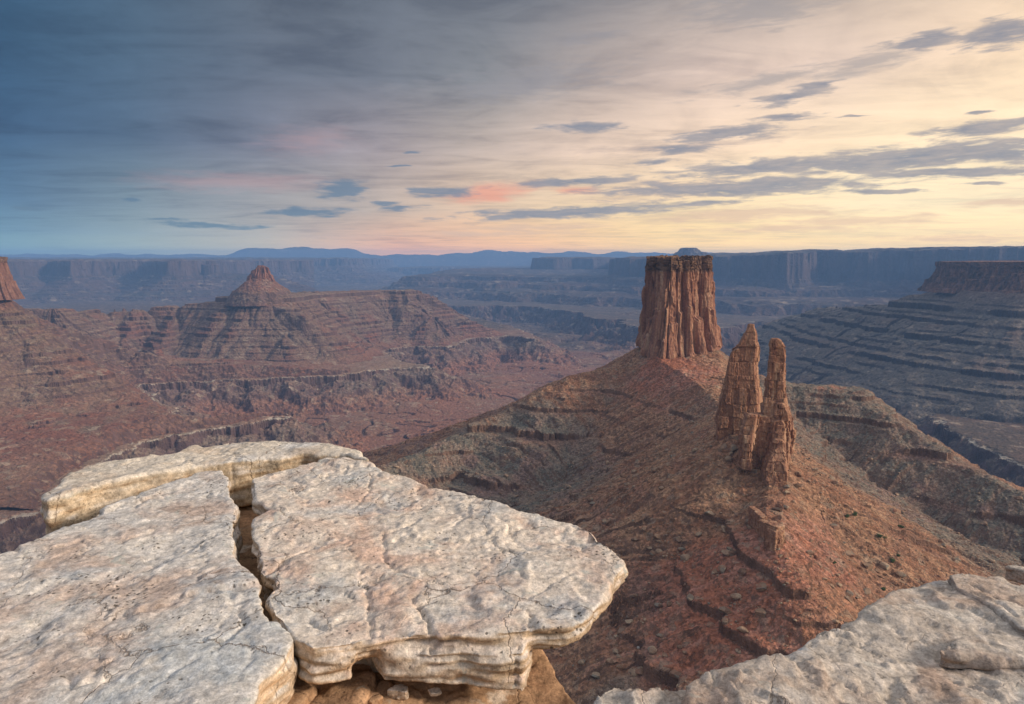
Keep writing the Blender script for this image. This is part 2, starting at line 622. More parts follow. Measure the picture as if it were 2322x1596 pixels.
def terrain_mat(name, zstops, z0, z1, unit, cliff=(0.085, 0.05, 0.04), soils=((0.2, 0.09, 0.055), (0.24, 0.17, 0.12)), cliff_n=(0.55, 0.75), speck=0.5, warp=6.0, bumpd=None, attr=None, talus=None, rim=None, steepk=.85):
    """slopes of talus banded by elevation, cliffs darker, rubble specks of size UNIT metres"""
    m, t, b, P, geo = newmat(name)
    n1 = t.noise(P, 0.05 / unit, 6, .65)
    n2 = t.noise(P, 0.012 / unit, 5, .6)
    if attr:
        col = t.node("ShaderNodeAttribute", attribute_name=attr).outputs['Color']
    else:
        sep = t.node("ShaderNodeSeparateXYZ"); t.put(sep.inputs[0], P)
        wn = t.noise(P, 0.008 / max(unit, .3) ** .3, 5, .6)
        zz = t.math('MULTIPLY_ADD', t.math('SUBTRACT', wn, 0.5), warp * 2, sep.outputs[2])
        band = t.ramp(t.mapr(zz, z0, z1), zstops)
        soil = t.mix(t.mapr(n2, .4, .62, smooth=True), soils[0], soils[1])
        col = t.mix(t.mapr(n1, .3, .7, .1, .6), band, soil)
    if talus:
        # loose talus lies in the gullies
        ga = t.node("ShaderNodeAttribute", attribute_name="gully").outputs['Fac']
        gm = t.mapr(t.math('MULTIPLY_ADD', t.math('SUBTRACT', n1, .5), 1.1, ga), .15, .75, 0, .75, smooth=True)
        col = t.mix(gm, col, t.mix(t.mapr(n2, .35, .65), talus[0], talus[1]))
    if rim:
        sa = t.node("ShaderNodeAttribute", attribute_name="dark_ground").outputs['Fac']
        col = t.mix(t.math('MULTIPLY', sa, .85), col, t.mix(t.mapr(n1, .4, .6), (.045, .043, .04), (.085, .06, .05)))  # ground colour darkened far off and on the right side
    # loose rock: light and dark specks
    v = t.voro(P, 0.55 / unit, 'F1', 1)
    sv = t.node("ShaderNodeSeparateColor"); t.put(sv.inputs[0], v)
    nsep = t.node("ShaderNodeSeparateXYZ"); t.put(nsep.inputs[0], geo.outputs['True Normal'])
    flat = t.mapr(nsep.outputs[2], .90, .985, 1.0, .3)
    rub = t.mapr(sv.outputs[0], 0, 1, 1 - speck * .75, 1 + speck)
    col = t.mix(flat, col, t.mix(1.0, col, rub, 'MULTIPLY'))
    v2 = t.noise(P, 0.5 / unit, 3, .7)
    col = t.mix(1.0, col, t.mapr(v2, .3, .7, .6, 1.35), 'MULTIPLY')
    vv = t.voro(P, 0.23 / unit, 'F1', 1)
    sv2 = t.node("ShaderNodeSeparateColor"); t.put(sv2.inputs[0], vv)
    big = t.math('MULTIPLY', t.mapr(sv2.outputs[0], .80, .88), t.mapr(n1, .42, .6))
    col = t.mix(t.math('MULTIPLY', big, .55), col, (.36, .29, .22))
    if rim:
        # white caprock exposed along the bench rims, and its fallen blocks
        ra = t.node("ShaderNodeAttribute", attribute_name="rim").outputs['Fac']
        rm = t.mapr(t.math('MULTIPLY_ADD', t.math('SUBTRACT', t.math('MULTIPLY_ADD', n1, .8, t.math('MULTIPLY', v2, .5)), .65), 2.2, ra), .5, .95, 0, .72)
        col = t.mix(rm, col, rim)
    steep = t.mapr(nsep.outputs[2], cliff_n[1], cliff_n[0], 0, steepk)  # steep faces darkened: rock varnish, plus ledge shadow put into the colour
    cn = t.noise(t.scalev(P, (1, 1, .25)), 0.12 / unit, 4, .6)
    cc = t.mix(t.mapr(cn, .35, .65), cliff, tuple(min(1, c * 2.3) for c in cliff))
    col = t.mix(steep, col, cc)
    t.put(b.inputs['Base Color'], col)
    h = t.math('ADD', t.math('MULTIPLY', n1, 2.0), v2)
    h = t.math('ADD', h, t.math('MULTIPLY', sv.outputs[1], .6))
    h = t.math('ADD', h, t.math('MULTIPLY', big, 1.0))
    t.put(b.inputs['Normal'], t.bump(t.math('MULTIPLY', h, flat), .9, (bumpd or unit) * 1.2))
    return m


RED = (0.21, 0.078, 0.045)
BRICK = (0.25, 0.09, 0.055)
TAN = (0.27, 0.185, 0.12)
GREY = (0.125, 0.125, 0.105)
PURP = (0.15, 0.085, 0.075)
PINKC = (0.30, 0.13, 0.10)
BROWN = (0.17, 0.095, 0.06)

TAL = ((.185, .145, .108), (.215, .14, .098))
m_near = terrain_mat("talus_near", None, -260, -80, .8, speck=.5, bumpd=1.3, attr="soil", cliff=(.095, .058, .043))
_b = []
for _i, _c in enumerate([RED, (.15, .075, .055), (.23, .13, .09), (.16, .08, .06), (.24, .11, .07), (.14, .075, .058), (.20, .14, .10), (.17, .075, .05), (.25, .14, .095), (.15, .08, .06), (.20, .16, .115), (.18, .085, .058), (.16, .135, .10), (.22, .12, .08), (.19, .155, .11), (.17, .13, .095), (.21, .14, .09), (.24, .115, .07)]):
    _b.append((_i / 17.0, tuple(v * f for v, f in zip(_c, (.88, .82, .82)))))
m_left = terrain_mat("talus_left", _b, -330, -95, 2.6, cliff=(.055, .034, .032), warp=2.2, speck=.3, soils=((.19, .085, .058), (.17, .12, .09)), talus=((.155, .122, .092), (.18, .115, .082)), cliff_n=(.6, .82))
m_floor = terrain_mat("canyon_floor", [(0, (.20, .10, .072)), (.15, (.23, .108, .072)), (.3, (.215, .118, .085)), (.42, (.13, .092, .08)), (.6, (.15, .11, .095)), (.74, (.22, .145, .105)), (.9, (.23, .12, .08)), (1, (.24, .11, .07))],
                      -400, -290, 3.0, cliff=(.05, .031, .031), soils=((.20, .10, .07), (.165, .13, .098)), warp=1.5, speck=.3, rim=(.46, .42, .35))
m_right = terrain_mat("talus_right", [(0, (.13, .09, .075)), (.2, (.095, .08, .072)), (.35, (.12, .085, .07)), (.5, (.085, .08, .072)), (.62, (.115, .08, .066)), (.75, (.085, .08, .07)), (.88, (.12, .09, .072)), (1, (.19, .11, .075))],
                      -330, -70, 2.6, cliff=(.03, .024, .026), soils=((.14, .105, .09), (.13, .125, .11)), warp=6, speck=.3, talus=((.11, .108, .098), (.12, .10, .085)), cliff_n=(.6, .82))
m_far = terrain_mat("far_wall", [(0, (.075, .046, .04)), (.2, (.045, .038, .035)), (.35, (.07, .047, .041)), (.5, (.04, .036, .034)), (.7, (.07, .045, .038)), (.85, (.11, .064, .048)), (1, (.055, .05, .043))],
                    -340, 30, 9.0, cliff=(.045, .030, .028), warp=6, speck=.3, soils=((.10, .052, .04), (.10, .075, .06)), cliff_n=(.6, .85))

# ------------------------------------------------------------------ near hill (ridge that carries butte and spires)
A = at_Y


def Pz(px, py, Y, r):
    x, y, z = at_Y(px, py, Y)
    return (x, y, z, r)


crest = [Pz(1540, 800, 640, 34)]
crest[0] = (crest[0][0], 640, -84.0, 36)
c_sad = Pz(1655, 925, 480, 5)
c_sp1 = Pz(1685, 985, 338, 6)
c_sp2 = Pz(1762, 1100, 303, 4)
c_stub = Pz(1756, 1232, 250, 2.0)
c_nose = Pz(1795, 1330, 226, 2.5)
ridge_main = [crest[0], (c_sad[0], c_sad[1], c_sad[2] + 2, 4), c_sp1, c_sp2, c_stub, c_nose]
ridge_right = [(crest[0][0] + 20, 620, -98, 8), Pz(1800, 872, 600, 10), Pz(1935, 880, 580, 12), Pz(2008, 938, 540, 6), Pz(2120, 1005, 505, 3), Pz(2240, 1080, 465, 4), Pz(2330, 1120, 445, 4), Pz(2620, 1290, 400, 4)]
ridge_left = [(crest[0][0] - 20, 630, -92, 4), Pz(1300, 850, 622, 2), Pz(1160, 922, 600, 3), Pz(1010, 1000, 560, 3), Pz(880, 1055, 520, 3), Pz(760, 1090, 480, 3)]
LEV_NEAR = [(-107, 2.4, .3, .68), (-120.0, 2.8, .18, .25), (-126, 1.6, .3, .6), (-134.5, 3.2, .18, .3), (-150, 4.2, .18, .32), (-164, 2.4, .3, .62), (-177, 5, .22, .47), (-197, 5, .25, .5), (-222, 6, .28, .5), (-250, 6, .3, .5)]


def d_near(d):
    return np.where(d < 190, 0.66 * d - 0.00085 * d * d, 0.66 * 190 - 0.00085 * 190 ** 2 + 0.40 * (d - 190))


def gz(X, Y, px, py, Yc, rx, ry):
    x0 = at_Y(px, py, Yc)[0]
    return np.exp(-(((X - x0) / rx) ** 2 + ((Y - Yc) / ry) ** 2))


def near_coord(X, Y):
    best = None
    for pts, sl in ((ridge_main, .60), (ridge_right, .5), (ridge_left, .52)):
        d, sc = crest_coord(X, Y, pts, 30)
        h = ridge_h(X, Y, pts, lambda d: sl * d)
        if best is None:
            best = [h, d, sc]
        else:
            k = h > best[0]
            best = [np.maximum(h, best[0]), np.where(k, d, best[1]), np.where(k, sc + 333, best[2])]
    return best[1], best[2]


def z_near(X, Y, detail=True):
    wx = X + 5 * pn2(X / 60, Y / 60, 3); wy = Y + 5 * pn2(X / 60, Y / 60, 4)
    H = ridge_h(wx, wy, ridge_main, d_near)
    H = np.maximum(H, ridge_h(wx, wy, ridge_right, lambda d: 0.74 * d - 0.0004 * np.minimum(d, 300) ** 2))
    H = np.maximum(H, ridge_h(wx, wy, ridge_left, lambda d: 0.52 * d - 0.0003 * np.minimum(d, 300) ** 2))
    if not detail:
        return H
    dc, sc = near_coord(wx, wy)
    H = H - (2.2 * np.clip(ridged2(X / 48, Y / 48, 3, 21) - .5, -.6, 1.2) + 2.6 * np.clip(ridged2(sc / 17, dc / 170, 3, 22) - .3, -.6, 1.2) * sstep(12, 55, dc)) * sstep(3, 60, -H - 84)
    H = H + .5 * fbm2(sc / 3.2, dc / 26, 3, 24) * sstep(6, 34, dc)
    H = H + 1.1 * fbm2(X / 14, Y / 14, 3, 31)
    zs = H + 0.7 * fbm2(X / 5, Y / 5, 2, 41)
    Hs = strata(zs, LEV_NEAR, X, Y, 5, 0.016)
    lm = gz(X, Y, 1180, 1000, 520, 70, 90) + gz(X, Y, 1040, 1040, 480, 80, 100) + gz(X, Y, 1960, 960, 520, 110, 100) + gz(X, Y, 2220, 1200, 420, 110, 120) + gz(X, Y, 1780, 1380, 215, 24, 22) + gz(X, Y, 1500, 1440, 200, 40, 40) + .8 * gz(X, Y, 1500, 860, 592, 40, 16)
    lm = lm + 1.1 * gz(X, Y, 1690, 1250, 258, 22, 40) + .8 * gz(X, Y, 1740, 1300, 236, 22, 26)
    lm = np.clip(lm + .5 * (fbm2(X / 40, Y / 40, 2, 45) > .45), 0, 1)
    H = zs + (Hs - zs) * lm
    H = H + 0.30 * fbm2(X / 2.2, Y / 2.2, 3, 51, .6) + 0.5 * np.clip(pn2(X / 1.5, Y / 1.5, 61) - .2, 0, 1)
    return H


def z_near_soil(X, Y):
    """heights, and the colour of the ground: geology laid out on the map"""
    H = z_near(X, Y)
    n = fbm2(X / 22, Y / 22, 4, 961)
    n2 = fbm2(X / 60, Y / 60, 3, 971)
    n3 = fbm2(X / 6, Y / 6, 3, 981)
    C = lambda *c: np.array(c)
    mixc = lambda a, b, f: a + (b - a) * np.clip(f, 0, 1)[..., None]
    dc, sc = near_coord(X + 5 * pn2(X / 60, Y / 60, 3), Y + 5 * pn2(X / 60, Y / 60, 4))
    stk = fbm2(sc / 4.5, dc / 48, 4, 985, .6)
    n3 = n3 * .4 + stk * .9
    col = mixc(C(.185, .092, .056), C(.265, .158, .098), sstep(-.6, .7, .6 * n + .8 * n3))
    grey = .8 * gz(X, Y, 1180, 1060, 500, 85, 110) + gz(X, Y, 1010, 1050, 470, 90, 120) + gz(X, Y, 2030, 980, 500, 100, 110) + gz(X, Y, 2260, 1180, 420, 90, 100) + gz(X, Y, 1860, 930, 560, 60, 60) + gz(X, Y, 1420, 1480, 200, 22, 30)
    gc = mixc(C(.105, .098, .082), C(.165, .122, .095), sstep(-.5, .6, .5 * n + .7 * n3))
    col = mixc(col, gc, sstep(.25, .75, grey + .35 * n2 + .25 * n3))
    red = 1.1 * gz(X, Y, 1530, 940, 565, 40, 40) + 1.1 * gz(X, Y, 1690, 1400, 215, 30, 44) + .75 * gz(X, Y, 1880, 1240, 262, 24, 28) + .7 * gz(X, Y, 1560, 1260, 262, 34, 30) + .6 * gz(X, Y, 1500, 850, 596, 26, 12) + .3 * gz(X, Y, 1900, 910, 585, 40, 30)
    rc = mixc(C(.23, .092, .055), C(.275, .135, .098), sstep(-.4, .6, .6 * n2 + .7 * n3))
    col = mixc(col, rc, sstep(.25, .8, red + .35 * n + .2 * n3))
    # red shale in the ledge bands
    bandm = np.zeros(X.shape)
    for L, B in ((-109, 2), (-121, 2.5), (-135, 2.5), (-153, 3), (-178, 3)):
        bandm = np.maximum(bandm, np.exp(-((H - L) / B) ** 2))
    col = mixc(col, C(.20, .10, .07), .55 * bandm * sstep(-.3, .4, n2))
    pur = sstep(.25, .6, fbm2(X / 40, Y / 40, 3, 991)) * sstep(-130, -150, H)
    col = mixc(col, C(.165, .105, .09), .7 * pur)
    return H, {"soil": np.clip(col * 1.22, 0, 1)}


heightgrid("hill", -0.5, 1.2, 1250, 118, 760, 1000, z_near_soil, m_near)

# ------------------------------------------------------------------ canyon floor and benches
ZB = -320.0


def zb(*pts):
    return [at_z(px, py, ZB)[:2] for px, py in pts]


bench_left = zb((1180, 746), (1222, 772), (1150, 762), (1062, 770), (1022, 787), (940, 786), (872, 794), (885, 815), (1003, 836), (945, 832), (900, 834), (800, 850), (700, 858), (560, 862), (480, 866), (312, 873),
                (352, 905), (392, 938), (440, 962), (500, 953), (580, 946), (655, 938), (672, 952), (600, 953), (540, 964), (470, 976), (380, 992), (330, 1006), (260, 1036), (200, 1053), (150, 1090), (95, 1162), (40, 1183), (0, 1194))
bench_left += [(-900, 600), (-3500, 600), (-3500, 5200), (-800, 5200)]
bench_far = zb((1760, 728), (1640, 736), (1560, 742), (1470, 749), (1400, 732), (1300, 710), (1240, 700), (1180, 693), (1100, 696), (1040, 694), (960, 684), (900, 670), (820, 664))
bench_far += [(-2600, 7400), (-2600, 16800), (13500, 16800), (13500, 4000), (3000, 3600), (2000, 3900)]
bench_right = zb((2055, 905), (2072, 925), (2120, 955), (2200, 1001), (2260, 1030), (2321, 1064))
bench_right += [(1150, 800), (4200, 600), (4200, 3500), (1700, 3200), (1300, 2300), (960, 1750)]
bench_nr = zb((2210, 1068), (2260, 1090), (2321, 1117))
bench_nr += [(1000, 700), (1100, 300), (-100, 300), (-200, 560), (100, 760), (400, 900)]


def z_floor(X, Y):
    far = sstep(5000, 9000, Y)
    wob = 26 * fbm2(X / 130, Y / 130, 4, 71) + 7 * fbm2(X / 16, Y / 16, 2, 75) * (1 - far)
    fine = np.where(Y < 2600, 3.0 * pn2(X / 13, Y / 13, 77), 0) + 14 * ridged2(X / 60, Y / 60, 3, 78) * (.4 + sstep(-.2, .5, pn2(X / 160, Y / 160, 79))) - 8
    H = None
    floor = -396 - 0.006 * np.maximum(Y - 1500, 0) + 5 * fbm2(X / 260, Y / 260, 4, 81)
    wash = np.abs(pn2(X / 210 + .6 * pn2(X / 90, Y / 90, 85), Y / 300, 83))
    floor = floor - 7 * (1 - sstep(0.0, 0.07, wash)) + 16 * sstep(.05, .8, np.abs(pn2(X / 330, Y / 330, 88)))
    wash2 = np.abs(pn2(X / 80 + .5 * pn2(X / 40, Y / 40, 86), Y / 120, 84))
    floor = floor - 3 * (1 - sstep(0.0, 0.09, wash2)) * (1 - far)
    # small terraces of the floor
    ft = floor + 1.3 * fbm2(X / 40, Y / 40, 3, 89)
    step = 9.0
    k = np.floor(ft / step); fr = ft / step - k
    tm = sstep(-.1, .35, fbm2(X / 180, Y / 180, 3, 90))
    floor = ft + tm * (step * (k + 0.45 * fr + 0.55 * sstep(.62, .78, fr)) - ft)
    out = np.full(X.shape, -1e9)
    rimv = np.zeros(X.shape)
    for poly, cl, tal in ((bench_left, 12, .46), (bench_far, 30, .4), (bench_right, 20, .55), (bench_nr, 20, .55)):
        s = poly_sdf(X, Y, poly) + (wob * 0.45 if poly is not bench_far else 150 * fbm2(X / 420, Y / 420, 5, 73, .58)) + fine
        clv = cl * np.clip(.75 + 1.5 * fbm2(X / 70, Y / 70, 3, 94), .08, 2.1)
        talus = ZB - clv + 3.5 * fbm2(X / 25, Y / 25, 3, 95) + 2.2 * fbm2(X / 9, Y / 9, 2, 96) + np.minimum(s, 0) * tal
        top = ZB + 2.5 * sstep(0, 10, s) + 0.02 * np.maximum(0, s)
        if poly is bench_left:
            top = top + 4.5 * fbm2(X / 90, Y / 90, 4, 97)
        elif poly is bench_far:
            top = ZB + 2 * sstep(0, 20, s) + sstep(60, 500, s) * (26 * np.abs(fbm2(X / 420, Y / 420, 4, 98)) - 6)
            kk_ = np.floor(top / 11); top = np.where(s > 40, 11 * (kk_ + .3 * (top / 11 - kk_) + .7 * sstep(.6, .75, top / 11 - kk_)), top)
            top = top - 0.004 * np.maximum(0, s)
        hb = np.where(s > 0, top, np.where(s > -3, top + (s / 3.0) * (top - talus), talus))
        rw = 8.0 if poly is not bench_far else 22.0
        rv = np.exp(-(np.clip(s - 1, 0, None) / rw) ** 2) * (s > -1) * .85 + .42 * np.exp(s / 45.0) * (s <= -4) * (1 if poly is not bench_far else 1.15)
        rv = rv * (1.0 if poly is not bench_far else sstep(-.15, .35, fbm2(X / 150, Y / 150, 3, 74)))
        rimv = np.maximum(rimv, rv * (hb >= floor))
        out = np.maximum(out, hb)
    H = np.maximum(floor, out)
    H = H + (0.9 * fbm2(X / 7, Y / 7, 3, 99, .6)) * (1 - far)
    return H, {"rim": rimv, "dark_ground": np.maximum(sstep(2500, 3400, Y + 300 * pn2(X / 200, Y / 200, 93)), sstep(480, 620, X) * .9)}


heightgrid("canyon_floor", -1.05, 1.25, 1700, 430, 17000, 1500, z_floor, m_floor)

# ------------------------------------------------------------------ left hill and long mesa behind it
def bench_s(X, Y):
    return poly_sdf(X, Y, bench_left) + .45 * (26 * fbm2(X / 130, Y / 130, 4, 71)) + 3 * pn2(X / 9, Y / 9, 77)


def bench_clamp(H, s, X, Y, k=.74):
    """the slopes run out on the bench before its rim"""
    return np.minimum(H, ZB + 1.5 + k * np.maximum(0, s - 12) + 4.5 * fbm2(X / 90, Y / 90, 4, 97))


LEV_MESA = [(-104, 5, .16, .3), (-120, 3, .3, .55), (-134, 9, .12, .26), (-152, 4, .3, .5), (-164, 7, .14, .28), (-177, 4, .3, .48), (-191, 8, .12, .26), (-206, 4, .25, .42), (-218, 7, .14, .28), (-235, 8, .13, .26), (-250, 5, .25, .42), (-264, 7, .14, .28), (-280, 5, .2, .36), (-296, 4, .25, .42)]
lh = (at_Y(-42, 660, 1450)[0], 1450.0)
mesa_main = [Pz(-260, 690, 1900, 20), Pz(120, 694, 1950, 10), Pz(235, 703, 2150, 8), Pz(395, 690, 2280, 25), Pz(540, 670, 2290, 55), Pz(600, 667, 2285, 96), Pz(690, 662, 2500, 50), Pz(860, 657, 2760, 45), Pz(945, 655, 2760, 30)]
mesa_prow = [Pz(600, 670, 2250, 36), Pz(655, 693, 2170, 22), Pz(690, 712, 2110, 5)]
mesa_end = [Pz(930, 655, 2760, 30), Pz(955, 661, 2700, 25), Pz(985, 676, 2640, 8)]
mesa_ribs = [[Pz(395, 692, 2270, 10), Pz(372, 745, 2080, 2), Pz(350, 790, 1960, 2)], [Pz(480, 680, 2280, 10), Pz(465, 748, 2070, 2), Pz(455, 795, 1960, 2)], [Pz(300, 702, 2220, 5), Pz(285, 752, 2040, 2), Pz(270, 790, 1940, 2)],
             [Pz(760, 660, 2600, 16), Pz(776, 712, 2420, 3), Pz(782, 760, 2300, 2)], [Pz(835, 658, 2740, 16), Pz(845, 702, 2580, 3), Pz(852, 750, 2460, 2)], [Pz(900, 657, 2740, 20), Pz(915, 702, 2590, 3), Pz(925, 755, 2450, 2)], [Pz(988, 680, 2620, 5), Pz(1012, 735, 2530, 3), Pz(1022, 772, 2480, 2)],
             [Pz(560, 690, 2230, 10), Pz(545, 742, 2080, 2), Pz(532, 790, 1970, 2)], [Pz(655, 715, 2130, 6), Pz(640, 770, 2000, 2)], [Pz(180, 705, 2050, 5), Pz(190, 760, 1900, 2)]]
low_spur = [Pz(1000, 695, 2660, 4), Pz(1070, 738, 2800, 16), Pz(1120, 746, 2900, 10)]


def d_mesa(d):
    return np.where(d < 240, 0.74 * d - 0.0003 * d * d, 0.74 * 240 - 0.0003 * 240 ** 2 + 0.40 * (d - 240))


def z_mesa(X, Y):
    wx = X + 14 * fbm2(X / 120, Y / 120, 3, 103); wy = Y + 14 * fbm2(X / 120, Y / 120, 3, 104)
    H = np.full(X.shape, -1e9)
    for pts in (mesa_main, mesa_prow, mesa_end, low_spur):
        H = np.maximum(H, ridge_h(wx, wy, pts, d_mesa))
    bs = bench_s(X, Y)
    H0 = H
    for pts in mesa_ribs:
        H = np.maximum(H, ridge_h(wx, wy, pts, lambda d: .72 * d))
    H = bench_clamp(H, bs, X, Y)
    dc, sc = crest_coord(wx, wy, mesa_main + mesa_end, 200)
    g = np.clip(.45 * ridged2(wx / 115, wy / 150, 3, 121) + .75 * ridged2(sc / 120, dc / 700, 3, 122) - .35, -.7, 1.3)
    gk = sstep(8, 70, -H - 95) * sstep(325, 270, -H)
    H = H - 18 * g * gk
    gul = (g * .9 + .15) * gk - .05 * np.clip(H - H0, 0, 12)
    H = H + 1.3 * fbm2(X / 34, Y / 34, 4, 131)
    zs = H + .6 * fbm2(X / 12, Y / 12, 3, 141)
    Hs = strata(zs, LEV_MESA, X, Y, 15, 0.006)
    H = zs + (Hs - zs) * (1 - .8 * sstep(.3, .8, gul))
    H = H + .8 * fbm2(X / 5, Y / 5, 3, 151, .6)
    return np.where(bs < 5, -420.0, H), {"gully": gul}


heightgrid("mesa", -1.0, 0.12, 1100, 1500, 3300, 800, z_mesa, m_left, zcut=-345)

LEV_LH = [(-98, 3, .3, .5), (-114, 5, .22, .42), (-130, 6, .2, .36), (-152, 4, .3, .5), (-172, 5, .22, .38), (-190, 6, .18, .32), (-206, 5, .2, .34), (-222, 6, .18, .32), (-240, 6, .18, .34), (-260, 4, .25, .42), (-280, 4.5, .25, .45)]


def z_lhill(X, Y):
    wx = X + 12 * fbm2(X / 110, Y / 110, 3, 163); wy = Y + 12 * fbm2(X / 110, Y / 110, 3, 164)
    H = ridge_h(wx, wy, [(lh[0], lh[1], -76, 66), (lh[0] - 200, 1560, -80, 60)],
                lambda d: np.where(d < 330, .62 * d - .00012 * d * d, .62 * 330 - .00012 * 330 ** 2 + .10 * (d - 330)))
    H = np.maximum(H, ridge_h(wx, wy, [(lh[0] + 60, 1400, -140, 4), (lh[0] + 130, 1290, -226, 3)], lambda d: .66 * d))
    bs = bench_s(X, Y)
    H = bench_clamp(H, bs, X, Y, .95)
    dc, sc = crest_coord(wx, wy, [(lh[0], lh[1]), (lh[0] - 200, 1560)], 160)
    g = np.clip(.45 * ridged2(X / 80, Y / 80, 3, 171) + .75 * ridged2(sc / 75, dc / 500, 3, 172) - .35, -.7, 1.3)
    gk = sstep(6, 80, -H - 76) * sstep(310, 240, -H)
    H = H - 13 * g * gk
    gul = (g * .9 + .15) * gk + .5 * sstep(-240, -275, H) * pn2(X / 50, Y / 50, 177)
    H = H + 1.6 * fbm2(X / 22, Y / 22, 3, 181)
    zs = H + 1.0 * fbm2(X / 9, Y / 9, 2, 183)
    Hs = strata(zs, LEV_LH, X, Y, 25, 0.011)
    H = zs + (Hs - zs) * (1 - .8 * sstep(.3, .8, gul))
    H = H + .6 * fbm2(X / 4, Y / 4, 3, 191, .6)
    return np.where(bs < 5, -420.0, H), {"gully": gul}


heightgrid("hill", -1.4, -0.25, 800, 800, 1900, 640, z_lhill, m_left, zcut=-330)

# ------------------------------------------------------------------ right hill below its mesa
LEV_R = [(-114, 3, .3, .4), (-130, 11, .12, .24), (-147, 4, .3, .5), (-160, 8, .14, .33), (-181, 4, .3, .5), (-194, 10, .12, .28), (-214, 5, .25, .46), (-229, 7, .16, .38), (-245, 10, .13, .3), (-262, 5, .3, .5), (-277, 7, .16, .36), (-293, 5, .3, .45)]
rm_front = [at_Y(2112, 655, 1950)[:2], at_Y(2200, 665, 1800)[:2], at_Y(2321, 674, 1640)[:2], (1500, 1500), (2100, 1300)]
rm_poly = [(x, y) for x, y in rm_front] + [(3200, 1500), (3200, 3000), (1900, 2700), (1420, 2080)]
r_crest = [Pz(2080, 668, 1960, 25), Pz(2030, 690, 2020, 50), Pz(1885, 692, 2350, 40), Pz(1832, 702, 2450, 10), Pz(1755, 742, 2600, 6)]


def z_rhill(X, Y):
    wx = X + 16 * fbm2(X / 120, Y / 120, 3, 203); wy = Y + 16 * fbm2(X / 120, Y / 120, 3, 204)
    s = poly_sdf(wx, wy, rm_poly)
    d = np.maximum(0, -s)
    H = -84 - np.where(d < 90, .58 * d, .58 * 90 + .40 * (d - 90))
    H = np.maximum(H, ridge_h(wx, wy, r_crest, lambda d: .45 * d))
    dc, sc = crest_coord(wx, wy, r_crest[::-1] + rm_front, 200)
    g = np.clip(.4 * ridged2(wx / 110, wy / 110, 3, 221) + .75 * ridged2(sc / 110, dc / 800, 3, 222) - .35, -.7, 1.3)
    H = H - 13 * g * sstep(20, 90, -H - 80)
    gul = (g * .9 + .1) * sstep(20, 90, -H - 80)
    H = H + 1.6 * fbm2(X / 40, Y / 40, 3, 231)
    zs = H + .8 * fbm2(X / 10, Y / 10, 2, 233)
    Hs = strata(zs, LEV_R, X, Y, 35, 0.005)
    H = zs + (Hs - zs) * (1 - .5 * sstep(.45, .9, gul))
    H = np.where(H < -305, H - 0.5 * (-305 - H), H)
    return H + .6 * fbm2(X / 4.5, Y / 4.5, 3, 241, .6), {"gully": gul}


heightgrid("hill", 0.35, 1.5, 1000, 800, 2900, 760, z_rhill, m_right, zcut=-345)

# ------------------------------------------------------------------ far walls, mesas and mountains
LEV_F = [(-150, 14, .25, .3), (-185, 10, .25, .38), (-210, 9, .25, .38), (-235, 11, .25, .38), (-262, 10, .25, .38), (-290, 9, .25, .4)]


def wall_fun(poly, ztop, zcl, seed, slope=.42, amp=60, rough=1.0, extra=None):
    def f(X, Y):
        wob = amp * (fbm2(X / 420, Y / 420, 4, seed) + .35 * ridged2(X / 150, Y / 150, 2, seed + 5) - .3)
        s = poly_sdf(X, Y, poly) + wob + 9 * pn2(X / 35, Y / 35, seed + 9)
        zt = ztop(X, Y) if callable(ztop) else ztop
        d = np.maximum(0, -s - 22)
        talus = zcl - np.where(d < 130, .62 * d, .62 * 130 + slope * (d - 130))
        talus = talus + 9 * fbm2(X / 90, Y / 90, 3, seed + 3)
        talus = strata(talus, LEV_F, X, Y, seed + 7, .0016)
        top = zt + 14 * sstep(40, 120, s) + 5 * fbm2(X / 120, Y / 120, 3, seed + 13) + 7 * np.clip(fbm2(X / 300, Y / 700, 3, seed + 15), -.5, .8)
        H = np.where(s > 0, top, np.where(s > -22, top + (s / 22.0) * (top - talus), talus))
        if extra is not None:
            H = np.maximum(H, extra(X, Y))
        return H
    return f


def PY(*pts):
    return [at_Y(px, 600, Y)[:2] for px, Y in pts]


# right far wall
wall_r = PY((1395, 5900), (1440, 5600), (1500, 5300), (1600, 5200), (1700, 4900), (1780, 4700), (1850, 5000), (1950, 4800), (2060, 4600), (2150, 4500), (2250, 4300), (2400, 4200), (2700, 3800)) + [(9000, 4200), (9000, 9000), (1500, 9000), (1180, 7200)]


def top_r(X, Y):
    return 12 + 46 * sstep(1300, 2300, X) + 22 * sstep(2500, 3300, X) * (1 - .4 * sstep(3600, 4300, X)) + 9 * fbm2(X / 260, Y / 900, 3, 305)


def knob(X, Y):
    x0 = at_Y(1566, 575, 6000)[0]
    d = np.hypot((X - x0) / 165, (Y - 6000) / 150)
    d2 = np.hypot((X - x0 + 18) / 110, (Y - 6000) / 120)
    n = .15 * fbm2(X / 40, Y / 40, 3, 309)
    return np.where(d < 1, 40.0 + 34 * (1 - sstep(.72, 1.0, d + n)) + 38 * (1 - sstep(.55, .95, d2 + n)), -1e9)


heightgrid("plateau", 0.1, 1.25, 1000, 3500, 7600, 520, wall_fun(wall_r, top_r, -135, 301, .36, 130, extra=knob), m_far, zcut=-335)
# far mesa left of it
mesa_f = PY((1206, 7600), (1255, 7400), (1300, 7500), (1345, 7400), (1400, 7700)) + [(1700, 9500), (600, 9500), (300, 8300)]
heightgrid("mesa", -0.05, 0.3, 420, 6400, 9400, 240, wall_fun(mesa_f, 22, -128, 331, .36, 35), m_far, zcut=-335)
